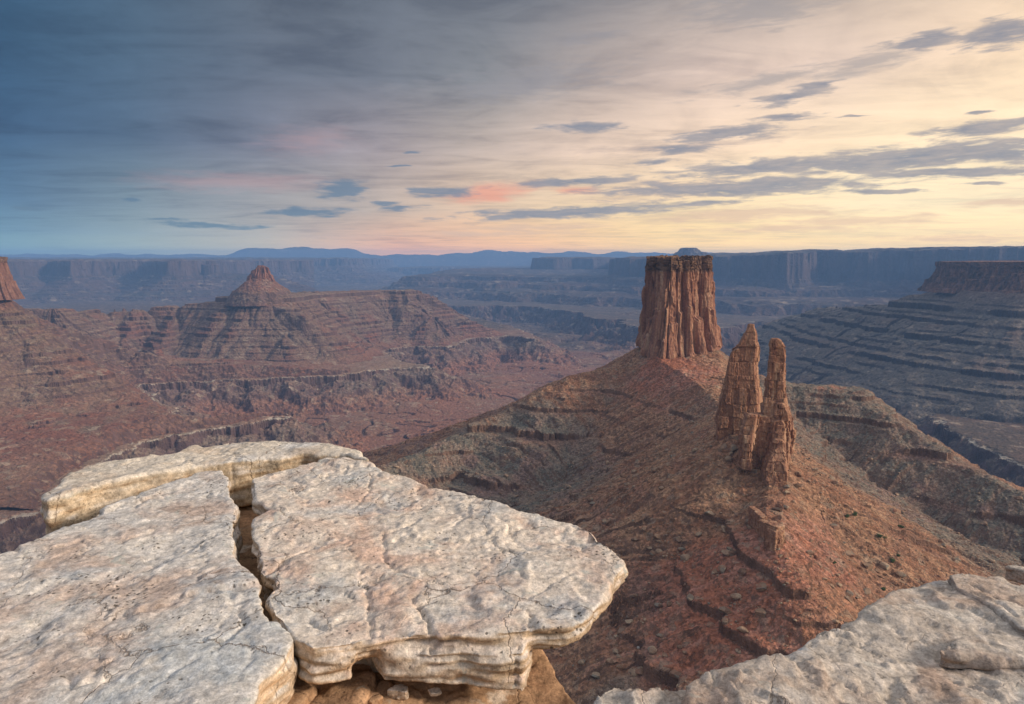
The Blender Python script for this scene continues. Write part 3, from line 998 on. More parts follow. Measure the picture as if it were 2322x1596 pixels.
# stepped bench plateau between them
bench_m = PY((905, 6300), (960, 6250), (1060, 6400), (1180, 6100), (1290, 5900), (1400, 5400), (1475, 5000)) + [(2500, 5600), (2500, 9500), (-400, 9500), (-800, 7600)]
heightgrid("plateau", -0.35, 0.4, 700, 4600, 9400, 360, wall_fun(bench_m, lambda X, Y: -152 + 36 * sstep(7000, 7500, Y), -178, 351, .30, 60), m_far, zcut=-335)
# left far wall
wall_l = PY((-700, 4200), (-300, 4600), (-60, 5000), (60, 5400), (110, 5900), (160, 5400), (250, 5900), (330, 6100), (385, 5500), (440, 5700), (452, 6300)) + [(-1900, 9000), (-6000, 15000), (-12000, 15000), (-12000, 4000)]
heightgrid("plateau", -1.3, -0.3, 1000, 3700, 8200, 480, wall_fun(wall_l, -8, -128, 371, .34, 60), m_far, zcut=-335)
# terraces that step down from the right wall towards the canyon, and two outlying mesas
terr1 = PY((900, 5900), (960, 5500), (1060, 5650), (1150, 5150), (1230, 5250), (1330, 4700), (1420, 4750), (1480, 4300), (1640, 4150), (1720, 3900), (1900, 3900)) + [(3600, 4300), (3600, 7400), (-700, 7400)]
heightgrid("terrace", -0.3, 0.7, 900, 3300, 7400, 380, wall_fun(terr1, lambda X, Y: -262 + 10 * fbm2(X / 500, Y / 500, 3, 461), -276, 463, .2, 110), m_far, zcut=-335)
terr2 = PY((1010, 6100), (1120, 5800), (1190, 5900), (1270, 5450), (1390, 5350), (1460, 4900), (1560, 4950), (1700, 4450), (1850, 4500)) + [(3600, 4700), (3600, 7600), (-500, 7600)]
heightgrid("terrace", -0.25, 0.7, 900, 3900, 7600, 340, wall_fun(terr2, lambda X, Y: -205 + 10 * fbm2(X / 400, Y / 400, 3, 471), -222, 473, .3, 130), m_far, zcut=-335)
out1 = PY((1398, 5650), (1428, 5560), (1452, 5600), (1462, 5800), (1440, 6000), (1400, 5900))
heightgrid("mesa", 0.08, 0.32, 420, 4900, 6600, 240, wall_fun(out1, 14, -118, 481, .36, 22), m_far, zcut=-335)
# spur with a small butte in front of the left wall, and a long low plateau far behind
spur_b = PY((380, 5600), (470, 5750), (500, 5900), (480, 6200), (400, 6300))


def spur_f(X, Y):
    b = at_Y(476, 600, 5900)
    H = ridge_h(X + 20 * fbm2(X / 150, Y / 150, 3, 391), Y + 20 * fbm2(X / 150, Y / 150, 3, 392),
                [(at_Y(400, 620, 6000)[0], 6000, -130, 20), (b[0], 5900, -106, 45), (at_Y(560, 640, 5950)[0], 5950, -120, 8), (at_Y(640, 640, 6000)[0], 6000, -150, 8), (at_Y(690, 650, 6050)[0], 6050, -225, 8)], lambda d: .42 * d)
    d = np.hypot((X - b[0]) / 70, (Y - 5900) / 80) + .12 * pn2(X / 30, Y / 30, 393)
    H = np.maximum(H, np.where(d < 1, -32 + 10 * np.clip(.3 - d, -1, 1), -1e9))
    d = np.hypot((X - b[0] - 8) / 36, (Y - 5900) / 60)
    H = np.maximum(H, np.where(d < 1, -10, -1e9))
    H = H + 8 * fbm2(X / 80, Y / 80, 3, 394)
    return strata(H, LEV_F, X, Y, 395, .0016)


heightgrid("ridge", -0.56, -0.26, 420, 4900, 6700, 260, spur_f, m_far, zcut=-335)
plat_l = PY((430, 9300), (560, 9000), (700, 9300), (782, 9400), (800, 9900)) + [(-2600, 14500), (-9000, 14500), (-9000, 9000)]
heightgrid("plateau", -0.9, -0.15, 620, 8200, 14500, 260, wall_fun(plat_l, 22, -70, 401, .22, 90), m_far, zcut=-350)
# low far tables on the valley floor
tables = PY((880, 11500), (1000, 11200), (1150, 11600), (1250, 11000), (1400, 11500)) + [(3000, 15000), (-1200, 15000)]
heightgrid("plateau", -0.3, 0.35, 420, 9800, 15500, 200, wall_fun(tables, -130, -165, 421, .12, 160), m_far, zcut=-350)


# mountains and last rim on the horizon, thick ranges with real depth
def z_mtn(X, Y):
    c = 16300
    px = X / Y * F + CX
    prof = 16.0 + 4 * pn2(px / 60, px * 0, 441)
    prof = prof + 15 * sstep(520, 570, px) * (1 - sstep(780, 850, px)) + 8 * sstep(800, 840, px) * (1 - sstep(880, 960, px)) * 0 + 9 * sstep(1000, 1110, px) * (1 - sstep(1130, 1150, px) * .35) - 2 * sstep(1200, 1400, px)
    prof = prof * 10 + 16 * fbm2(px / 28, Y / 2500, 4, 443) * sstep(500, 560, px)
    w_ = 1 - np.abs(Y - c) / 900.0
    n = ridged2(X / 700, Y / 420, 4, 451) * 30
    return -360 + (prof + 360 - 40) * sstep(0, 1, w_) ** .8 + n * sstep(0, .8, w_) * .8


heightgrid("mountains", -1.3, 1.3, 1300, 15400, 16990, 60, z_mtn, m_far, smooth=True)

# ------------------------------------------------------------------ cliff loops: the buttes' fluted walls
def resample(poly, n, smooth=0):
    P = np.array(poly, float)
    Q = np.vstack([P, P[:1]])
    seg = np.hypot(*np.diff(Q, axis=0).T)
    cum = np.concatenate([[0], np.cumsum(seg)])
    s = np.linspace(0, cum[-1], n, endpoint=False)
    x = np.interp(s, cum, Q[:, 0]); y = np.interp(s, cum, Q[:, 1])
    k = int(smooth / cum[-1] * n)
    for _ in range(3):
        if k > 1:
            ker = np.ones(2 * k + 1) / (2 * k + 1)
            x = np.convolve(np.concatenate([x[-k:], x, x[:k]]), ker, 'valid')
            y = np.convolve(np.concatenate([y[-k:], y, y[:k]]), ker, 'valid')
    return x, y, s, cum[-1]


def cliff_loop(name, poly, ztop, zbot, mat, seed, n=900, nv=150, smooth=6, colw=(3, 11), amp=3.2, flare=8, cap=14, capout=1.5, batter=6, topz=None, big=0, **kw):
    rng = np.random.default_rng(seed)
    x, y, s, L = resample(poly, n, smooth)
    tx = np.roll(x, -2) - np.roll(x, 2); ty = np.roll(y, -2) - np.roll(y, 2)
    ln = np.hypot(tx, ty); area = np.sum(x * np.roll(y, -1) - np.roll(x, -1) * y)
    sg = 1 if area > 0 else -1
    nx, ny = ty / ln * sg, -tx / ln * sg
    kk = 15
    ker = np.ones(2 * kk + 1) / (2 * kk + 1)
    nx = np.convolve(np.concatenate([nx[-kk:], nx, nx[:kk]]), ker, 'valid'); ny = np.convolve(np.concatenate([ny[-kk:], ny, ny[:kk]]), ker, 'valid')
    ln = np.hypot(nx, ny); nx /= ln; ny /= ln
    # columns
    bnd = [0.0]
    while bnd[-1] < L:
        bnd.append(bnd[-1] + rng.uniform(*colw))
    bnd = np.array(bnd)
    cid = np.searchsorted(bnd, s, 'right') - 1
    cw = np.diff(np.concatenate([bnd, [bnd[-1] + colw[1]]]))
    tt = (s - bnd[cid]) / cw[cid] * 2 - 1
    coff = rng.uniform(-1, 1, len(bnd)); coff2 = rng.uniform(-1, 1, len(bnd)); ctop = rng.uniform(.35, 1.05, len(bnd)); crnd = rng.uniform(.3, 1, len(bnd))
    hh = np.linspace(0, 1, nv)
    Sg, Hg = np.meshgrid(s, hh)
    C = np.broadcast_to(cid, Sg.shape); T = np.broadcast_to(tt, Sg.shape)
    zt = np.broadcast_to((ztop(s, x, y) if callable(ztop) else np.full(n, ztop)), Sg.shape)
    zo = np.broadcast_to((zbot(s, x, y) if callable(zbot) else np.full(n, zbot)), Sg.shape)
    Z = zo + (zt - zo) * Hg
    depth = zt - Z
    body = np.clip((depth - cap) / np.maximum(1, (zt - zo - cap)), 0, 1)
    off = batter * body + flare * body ** 4
    o1 = amp * (.62 * coff[C] + .38 * coff2[C] * np.clip(body * 2 - .5, -1, 1)) + amp * .40 * (crnd[C] - .65) * 2 * T + amp * .30 * (1 - np.abs(T - coff2[C] * .7))
    o1 = o1 - amp * .8 * np.exp(-((1 - np.abs(T)) * cw[C] / 1.0) ** 2)
    # columns that stop below the rim leave a niche, pieces fallen out lower down
    o1 = o1 - amp * .9 * sstep(ctop[C] - .01, ctop[C] + .02, 1 - body) * (ctop[C] < .97)
    o1 = o1 + amp * .8 * sstep(.62, .66, body + .25 * coff[C]) * (coff2[C] > .1)
    o1 = o1 + amp * .28 * pn2(Sg / 2.6, Z / 22, seed + 3) + amp * .12 * pn2(Sg / 1.0, Z / 7, seed + 4) + amp * .10 * pn2(Sg / 3.0, Z / 2.4, seed + 6)
    if big:
        o1 = o1 + big * pn2(Sg / 15, Z / 90, seed + 31) * 1.3 + big * .5 * pn2(Sg / 6, Z / 16, seed + 32) - big * .5 * sstep(.1, .25, pn2(Sg / 9, Z / 18, seed + 33))
    inc = sstep(cap * .85, cap * 1.1, depth + 3 * pn2(Sg / 9, Z * 0, seed + 7))
    bed = pn2(Sg / 30, Z / 2.6, seed + 8)
    blk = np.floor(Sg / 5.5 + .3 * np.floor(Z / 4)) * 13.7 + np.floor(Z / 4.0) * 7.3
    blk = np.sin(blk * 12.9898) * 43758.5453
    blk = blk - np.floor(blk)
    ocap = capout + .7 * bed + 2.6 * (blk - .5) + 1.6 * pn2(Sg / 7, Z / 9, seed + 9) + .5 * o1
    off = off + np.where(cap > 0, ocap * (1 - inc) + o1 * inc, o1)
    Xg = x + nx * off; Yg = y + ny * off
    rows = [np.stack([Xg, Yg, Z], -1)]
    top = rows[0][-1]
    cen = top[:, :2].mean(0)
    nr = 14
    for k in range(1, nr):
        f = 1 - (k / nr) ** 1.1
        xy = cen + (top[:, :2] - cen) * f
        bz = top[:, 2] + (1.6 * fbm2(xy[:, 0] / 6, xy[:, 1] / 6, 3, seed + 21) + (2.2 * blk[-1] - 1) * (k < 3)) * min(1, k / 2)
        if topz:
            bz = bz + topz * math.sin(min(1, k / nr * 2) * math.pi / 2)
        rows.append(np.stack([xy[:, 0], xy[:, 1], bz], -1)[None])
    V = np.concatenate(rows, 0)
    nvv = V.shape[0]
    V = V.reshape(-1, 3)
    q = grid_quads(n, nvv, True)
    last = np.arange(n) + (nvv - 1) * n
    V = np.vstack([V, [[cen[0], cen[1], V[last, 2].mean()]]])
    tris = np.stack([last, np.roll(last, -1), np.full(n, len(V) - 1)], -1)
    return build(name, V, q, mat, False, tris=tris, **kw)


def tower_mat(name, cols, capz=None, unit=1.0, varnish=(.06, .04, .035), cap_col=(.19, .115, .075)):
    m, t, b, P, geo = newmat(name)
    n1 = t.noise(t.scalev(P, (1, 1, .10)), .22 / unit, 6, .6)
    n2 = t.noise(t.scalev(P, (1, 1, .05)), .5 / unit, 5, .65)
    n3 = t.noise(P, .5 / unit, 6, .65)
    col = t.ramp(n1, [(.3, cols[0]), (.44, cols[1]), (.55, cols[2]), (.68, cols[3])])
    col = t.mix(t.mapr(n2, .57, .68, 0, .72), col, varnish)
    col = t.mix(1.0, col, t.mapr(n3, .3, .7, .7, 1.3), 'MULTIPLY')
    if capz is not None:
        sep = t.node("ShaderNodeSeparateXYZ"); t.put(sep.inputs[0], P)
        zz = t.math('MULTIPLY_ADD', t.math('SUBTRACT', n3, .5), 6.0, sep.outputs[2])
        capc = t.mix(t.mapr(t.noise(t.scalev(P, (.4, .4, 2.2)), .35, 5, .6), .4, .62), (.075, .042, .03), cap_col)
        col = t.mix(t.mapr(zz, capz - 1.5, capz + 1.5), col, capc)
    t.put(b.inputs['Base Color'], col)
    h = t.math('ADD', n3, t.math('MULTIPLY', t.voro(t.scalev(P, (1, 1, .5)), .8 / unit, 'F1', 0), .7))
    t.put(b.inputs['Normal'], t.bump(h, .7, .7 * unit))
    return m


m_tower = tower_mat("butte_sandstone", [(.14, .07, .052), (.24, .115, .075), (.31, .165, .105), (.42, .275, .185)], capz=-10.5)
m_lbut = tower_mat("left_butte_sandstone", [(.09, .048, .038), (.15, .075, .054), (.19, .095, .066), (.24, .14, .10)], capz=-4, unit=1.6)
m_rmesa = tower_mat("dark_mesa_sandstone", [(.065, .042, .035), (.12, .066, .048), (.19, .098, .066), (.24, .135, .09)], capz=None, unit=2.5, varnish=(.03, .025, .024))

tw = [at_Y(1466, 600, 640)[:2], at_Y(1500, 600, 612)[:2], at_Y(1521, 600, 603)[:2], at_Y(1560, 600, 612)[:2], at_Y(1612, 600, 634)[:2], at_Y(1618, 600, 660)[:2], at_Y(1585, 600, 690)[:2], at_Y(1490, 600, 690)[:2], at_Y(1464, 600, 668)[:2]]
cliff_loop("sandstone_butte", tw, lambda s, x, y: np.full(len(s), 1.2) + 1.5 * pn2(s / 14, s * 0, 5) + 1.3 * np.sign(pn2(s / 6, s * 0 + 3.3, 6)) + 1.2 * (pn2(s / 3, s * 0 + 7, 6) > .2), lambda s, x, y: -84 - 14 * sstep(640, 600, y), m_tower, 11,
           n=1100, nv=200, smooth=2.5, colw=(1.6, 12), amp=2.9, flare=6.0, cap=12, capout=-.3, batter=2.6, big=2.6,
           label="tall red sandstone butte with dark flat cap on talus cone", cat="butte")
lb = [at_Y(-150, 600, 1400)[:2], at_Y(-80, 600, 1385)[:2], at_Y(-20, 600, 1395)[:2], at_Y(12, 600, 1425)[:2], at_Y(16, 600, 1460)[:2], at_Y(-20, 600, 1540)[:2], at_Y(-200, 600, 1560)[:2]]
cliff_loop("sandstone_butte", lb, 7.0, -84, m_lbut, 12, n=900, nv=120, smooth=14, colw=(5, 14), amp=4.5, flare=8, cap=12, capout=2, batter=14,
           label="dark red sandstone butte cut by the photo edge above talus slope", cat="butte")
rmp = [at_Y(2112, 600, 1990)[:2], at_Y(2150, 600, 1900)[:2], at_Y(2215, 600, 1830)[:2], at_Y(2321, 600, 1690)[:2], (1560, 1540), (2150, 1340), (3150, 1540), (3150, 2950), (1900, 2650), (1440, 2140)]
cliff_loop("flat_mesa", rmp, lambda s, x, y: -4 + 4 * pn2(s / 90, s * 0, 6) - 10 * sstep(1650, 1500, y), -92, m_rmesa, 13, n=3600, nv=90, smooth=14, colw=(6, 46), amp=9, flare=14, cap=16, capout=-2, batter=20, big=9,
           label="dark shadowed flat-topped mesa cliff above ledgy slopes", cat="mesa")

# cone peak on the long mesa
pk = at_Y(593, 668, 2285)


def z_peak(X, Y):
    d = np.hypot(X - pk[0], (Y - 2285) * .8) + 5 * fbm2(X / 30, Y / 30, 3, 501)
    H = -54 - .80 * np.maximum(0, d - 22) - .5 * np.maximum(0, d - 88)
    H = H + 1.6 * fbm2(X / 10, Y / 10, 3, 505)
    return H


peak = empty("pyramid_peak", (pk[0], 2285, -112), "small cone-shaped red peak with knobby caprock on the long ledgy mesa", "peak")
o = heightgrid("talus_cone", -0.50, -0.26, 420, 2110, 2480, 260, z_peak, m_left, zcut=-150, kind=None)
o.parent = peak; o.location = -peak.location
m_peak = tower_mat("peak_sandstone", [(.10, .05, .04), (.16, .075, .05), (.20, .09, .06), (.26, .13, .09)], unit=2.2)
pl = [(pk[0] + dx, 2285 + dy) for dx, dy in ((-34, 0), (-24, -22), (0, -30), (22, -22), (34, 0), (20, 26), (-16, 26))]
cap1 = cliff_loop("caprock", pl, lambda s, x, y: -36 + 5 * pn2(s / 18, s * 0, 8) + 9 * sstep(-20, 10, x - pk[0]), -70, m_peak, 14, n=420, nv=50, smooth=8, colw=(4, 10), amp=4.5, flare=4, cap=0, batter=7, topz=6)
cap1.parent = peak; cap1.location = -peak.location
pl2 = [(pk[0] + dx + 1, 2285 + dy) for dx, dy in ((-12, 0), (-8, -10), (4, -12), (13, 0), (6, 12), (-6, 10))]
cap2 = cliff_loop("caprock_knob", pl2, -20, -48, m_peak, 15, n=260, nv=40, smooth=4, colw=(3, 7), amp=2.6, flare=4, cap=0, batter=8, topz=2)
cap2.parent = peak; cap2.location = -peak.location


# ------------------------------------------------------------------ voxel rocks
def prism(poly, z0, z1):
    """closed prism, z0 / z1 may be functions of x, y"""
    n = len(poly)
    f0 = z0 if callable(z0) else (lambda x, y: z0)
    f1 = z1 if callable(z1) else (lambda x, y: z1)
    v = [(x, y, f0(x, y)) for x, y in poly] + [(x, y, f1(x, y)) for x, y in poly]
    f = [tuple(range(n))[::-1], tuple(range(n, 2 * n))] + [(i, (i + 1) % n, n + (i + 1) % n, n + i) for i in range(n)]
    if sum(poly[i][0] * poly[(i + 1) % n][1] - poly[(i + 1) % n][0] * poly[i][1] for i in range(n)) < 0:
        f = [t[::-1] for t in f]
    return v, f


def voxel(parts, vox, smooth_it=3):
    """union of closed parts -> dense even mesh; returns verts, quads, vertex normals"""
    me = bpy.data.meshes.new("tmp")
    V, Fc = [], []
    for v, f in parts:
        k = len(V)
        V += list(v)
        Fc += [tuple(i + k for i in t) for t in f]
    me.from_pydata(V, [], Fc)
    me.update()
    o = bpy.data.objects.new("tmp", me)
    SC.collection.objects.link(o)
    md = o.modifiers.new("r", 'REMESH')
    md.mode = 'VOXEL'
    md.voxel_size = vox
    dg = bpy.context.evaluated_depsgraph_get()
    ev = o.evaluated_get(dg).to_mesh()
    nv = len(ev.vertices)
    co = np.empty(nv * 3, np.float32); ev.vertices.foreach_get("co", co)
    co = co.reshape(-1, 3).astype(np.float64)
    npoly = len(ev.polygons)
    lt = np.empty(npoly, np.int32); ev.polygons.foreach_get("loop_total", lt)
    li = np.empty(len(ev.loops), np.int32); ev.loops.foreach_get("vertex_index", li)
    assert (lt == 4).all()
    q = li.reshape(-1, 4)
    o.evaluated_get(dg).to_mesh_clear()
    bpy.data.objects.remove(o); bpy.data.meshes.remove(me)
    e = np.concatenate([q[:, [0, 1]], q[:, [1, 2]], q[:, [2, 3]], q[:, [3, 0]]])
    cnt = np.bincount(e[:, 0], minlength=nv) + np.bincount(e[:, 1], minlength=nv)

    def lap(a):
        return np.stack([(np.bincount(e[:, 0], a[e[:, 1], k], nv) + np.bincount(e[:, 1], a[e[:, 0], k], nv)) / cnt for k in range(3)], 1)
    for _ in range(smooth_it):
        co = co + .6 * (lap(co) - co)
    return co, q, lap


def vnormals(co, q):
    d1 = co[q[:, 2]] - co[q[:, 0]]; d2 = co[q[:, 3]] - co[q[:, 1]]
    fn = np.cross(d1, d2)
    n = np.stack([sum(np.bincount(q[:, j], fn[:, k], len(co)) for j in range(4)) for k in range(3)], 1)
    return n / (np.linalg.norm(n, axis=1)[:, None] + 1e-12)


# ------------------------------------------------------------------ twin spires
def spx(zx, zy):
    return 1591.7 + zx * .2596, 713 + zy * .2596


def loft(levels, ns=96, dz=.5, rot=.5, n=6, seed=0, jag=.0):
    """angular column: levels are (zoom y, zoom left x, zoom right x, Y, depth)"""
    rg = np.random.default_rng(seed * 17 + 3)
    L = []
    for zy, xl, xr, Y, dep in levels:
        p, r = at_Y(*spx(xl, zy), Y), at_Y(*spx(xr, zy), Y)
        L.append(((p[0] + r[0]) / 2, Y + dep * .3, (p[2] + r[2]) / 2, max(.35, (r[0] - p[0]) / 2), dep / 2))
    L = np.array(L[::-1])          # bottom to top
    zs = np.arange(L[0, 2], L[-1, 2], dz)
    # a flat-sided cross-section with five or six corners
    base = [-2.35, -1.35 + rot * .5, -.35 + rot * .4, .9, 2.1] if n < 7 else [-2.5, -1.6, -.7 + rot * .3, .2, 1.2, 2.4]
    ca = np.array(base) + rg.uniform(-.15, .15, len(base))
    cr = rg.uniform(.92, 1.1, len(base))
    cx_, cy_ = np.cos(ca) * cr, np.sin(ca) * cr
    per = ns // len(base)
    rx = np.concatenate([np.linspace(cx_[i], cx_[(i + 1) % len(base)], per, endpoint=False) for i in range(len(base))])
    ry = np.concatenate([np.linspace(cy_[i], cy_[(i + 1) % len(base)], per, endpoint=False) for i in range(len(base))])
    ns = len(rx)
    rx = (rx - rx.min()) / (rx.max() - rx.min()) * 2 - 1
    ry = (ry - ry.min()) / (ry.max() - ry.min()) * 2 - 1
    V = []
    for z in zs:
        cx = np.interp(z, L[:, 2], L[:, 0]); cy = np.interp(z, L[:, 2], L[:, 1]); hx = np.interp(z, L[:, 2], L[:, 3]); hy = np.interp(z, L[:, 2], L[:, 4])
        V += [(cx + hx * a, cy + hy * b_, z) for a, b_ in zip(rx, ry)]
    m = len(zs)
    f = [tuple(int(i) for i in t) for t in grid_quads(ns, m, True)]
    f.append(tuple(range(ns))[::-1])
    f.append(tuple(range((m - 1) * ns, m * ns)))
    return V, f


def joints(p, size, ang, seed):
    """masonry-like jointing: random value per block and distance to the nearest joint"""
    w_, h_ = size
    x = (p[:, 0] * math.cos(ang) + p[:, 1] * math.sin(ang)); y = (-p[:, 0] * math.sin(ang) + p[:, 1] * math.cos(ang))
    zw = p[:, 2] / h_ + .35 * pn2(p[:, 2] / (h_ * 2.7), p[:, 2] * 0, seed)
    k = np.floor(zw)
    rk = RND[(k.astype(np.int64) * 37 + seed * 11) & 4095]
    xw = x / w_ + rk * 7 + .3 * pn2(x / (w_ * 2.3), k, seed + 1); yw = y / w_ + rk * 13 + .3 * pn2(y / (w_ * 2.3), k, seed + 2)
    i, j = np.floor(xw).astype(np.int64), np.floor(yw).astype(np.int64)
    r = RND[(PERM[(PERM[(i + seed) & 4095] + j) & 4095] + k.astype(np.int64)) & 4095]
    fx, fy, fz = xw - i, yw - j, zw - k
    e = np.minimum(np.minimum(np.minimum(fx, 1 - fx), np.minimum(fy, 1 - fy)) * w_, np.minimum(fz, 1 - fz) * h_)
    return r, e


def rocky(co, q, seed, cell, a1, cell2, a2, crack=.3, bed=.2, bedl=1.1):
    nrm = vnormals(co, q)
    s_ = cell[0]
    p = co + s_ * .10 * np.stack([fbm3(co[:, 0] / s_ * 1.3, co[:, 1] / s_ * 1.3, co[:, 2] / s_ * 1.3, 2, seed + k) for k in range(3)], 1)
    r1, e1 = joints(p, (cell[0], cell[2]), .5, seed)
    r2, e2 = joints(p, (cell2[0], cell2[2]), .9, seed + 3)
    gate = sstep(-.2, .3, pn3(co[:, 0] / s_, co[:, 1] / s_, co[:, 2] / s_, seed + 15))
    d = a1 * (r1 - .5) * 2 + a2 * (r2 - .5) * 2 * gate - crack * (1 - sstep(0, .07 * s_, e1)) * (.3 + .7 * gate)
    flat = 1 - np.abs(nrm[:, 2])
    d = d + bed * pn2(co[:, 2] / bedl, co[:, 0] / 14, seed + 9) * flat + .03 * s_ / 4 * fbm3(co[:, 0] / .9, co[:, 1] / .9, co[:, 2] / .9, 3, seed + 11)
    h = nrm.copy(); h[:, 2] *= .4
    return co + h * d[:, None]


m_spire = tower_mat("spire_sandstone", [(.18, .09, .064), (.26, .135, .088), (.32, .18, .115), (.42, .28, .19)], unit=.7, varnish=(.13, .075, .058))
left_sp = [loft([(82, 415, 450, 341, 3), (120, 402, 458, 341, 4), (170, 376, 480, 341, 5.5), (240, 336, 484, 341, 7), (290, 310, 512, 341, 8), (315, 268, 512, 341, 8.5), (360, 246, 510, 341, 9), (450, 228, 505, 341, 10), (600, 205, 520, 341, 12), (700, 178, 540, 341, 14), (800, 150, 555, 341, 15), (960, 125, 560, 341, 17), (1060, 130, 560, 341, 18), (1250, 110, 560, 341, 22)], rot=.5, n=6, seed=2, jag=.06)]
co, q, lap = voxel(left_sp, .2, 1)
co = rocky(co, q, 31, (5.0, 5.0, 7.5), .6, (1.9, 1.9, 2.4), .3, .3, .06)
lsp_o = (float(co[:, 0].mean()), 341.0, float(co[:, 2].min()))
build("rock_spire", co, q, m_spire, False, label="pointed red rock spire with broad base, taller of the twin spires", cat="rock spire", origin=lsp_o)
right_sp = [loft([(205, 615, 650, 318, 2.5), (225, 602, 700, 318, 4), (270, 595, 738, 318, 6), (340, 594, 746, 318, 6.5), (375, 600, 742, 318, 6.2), (430, 586, 735, 318, 6.2), (520, 575, 730, 318, 7), (640, 560, 735, 318, 8), (740, 545, 745, 318, 10), (830, 535, 776, 318, 12), (1000, 520, 800, 318, 14), (1300, 500, 800, 318, 18)], rot=.62, n=6, seed=3, jag=.06),
            loft([(868, 405, 500, 318, 4), (890, 390, 660, 317, 9), (930, 365, 815, 317, 12), (960, 352, 822, 317, 13), (1020, 346, 838, 317, 14), (1100, 345, 840, 317, 15), (1200, 350, 826, 317, 15), (1280, 360, 805, 317, 15), (1400, 380, 795, 317, 16), (1550, 380, 790, 317, 20)], rot=.35, n=6, seed=4),
            loft([(1090, 640, 690, 310, 3), (1110, 625, 718, 310, 5), (1160, 620, 730, 310, 6), (1230, 600, 745, 308, 8), (1300, 560, 765, 306, 10), (1380, 545, 775, 305, 11), (1450, 552, 760, 304, 11), (1530, 556, 715, 303, 11), (1600, 556, 715, 303, 12)], rot=.6, n=6, seed=5),
            loft([(925, 640, 700, 313, 3), (945, 620, 740, 313, 5), (1000, 610, 752, 313, 6), (1100, 600, 756, 312, 7), (1200, 590, 760, 311, 8)], rot=.3, n=2.6, seed=6),
            loft([(865, 420, 480, 312, 4), (885, 395, 508, 312, 5), (915, 390, 510, 312, 5.5), (960, 372, 505, 312, 5.5), (1000, 352, 490, 311, 6), (1100, 348, 460, 310, 6), (1290, 350, 445, 310, 7), (1350, 350, 440, 310, 7)], rot=.4, n=4, seed=7),
            loft([(770, 660, 700, 315, 3), (800, 645, 740, 315, 5), (860, 630, 790, 315, 7), (930, 620, 810, 315, 8)], rot=.3, n=2.6, seed=8)]
co, q, lap = voxel(right_sp, .19, 1)
co = rocky(co, q, 41, (3.6, 3.6, 4.2), .75, (1.5, 1.5, 1.6), .36, .34, .08, .9)
rsp_o = (float(co[:, 0].mean()), 318.0, float(co[:, 2].min()))
build("rock_spire", co, q, m_spire, False, label="slender square-topped red rock spire on blocky jointed base, nearer of the twins", cat="rock spire", origin=rsp_o)

# block stub on the ridge below the spires
st = at_Y(1756, 1232, 250)


def stub_fn():
    def pp(cx, cy, w_, d_, a, z0, z1):
        c_, s_ = math.cos(a), math.sin(a)
        return prism([(cx + c_ * x - s_ * y, cy + s_ * x + c_ * y) for x, y in ((-w_, -d_), (w_, -d_), (w_, d_), (-w_, d_))], z0, z1)
    x, y, z = st
    parts = [pp(x, y, 2.3, 2.4, .4, z - 5, z + 6.0), pp(x + .3, y + 2, 2.4, 3, .5, z - 5, z + 7.5), pp(x - .3, y + 8, 1.7, 3, .2, z - 5, z + 5.6), pp(x - .2, y + 15, 1.5, 3.5, .1, z - 4, z + 6.4), pp(x, y + 22, 1.4, 3, .2, z - 4, z + 6)]
    co, q, lap = voxel(parts, .16, 2)
    co = rocky(co, q, 51, (2.2, 2.2, 2), .3, (.9, .9, .9), .16, .2, .06, .8)
    build("rock_outcrop", co, q, m_spire, False, label="small blocky rock fin on the ridge crest below the twin spires", cat="outcrop", origin=(x, y, z - 5))


stub_fn()

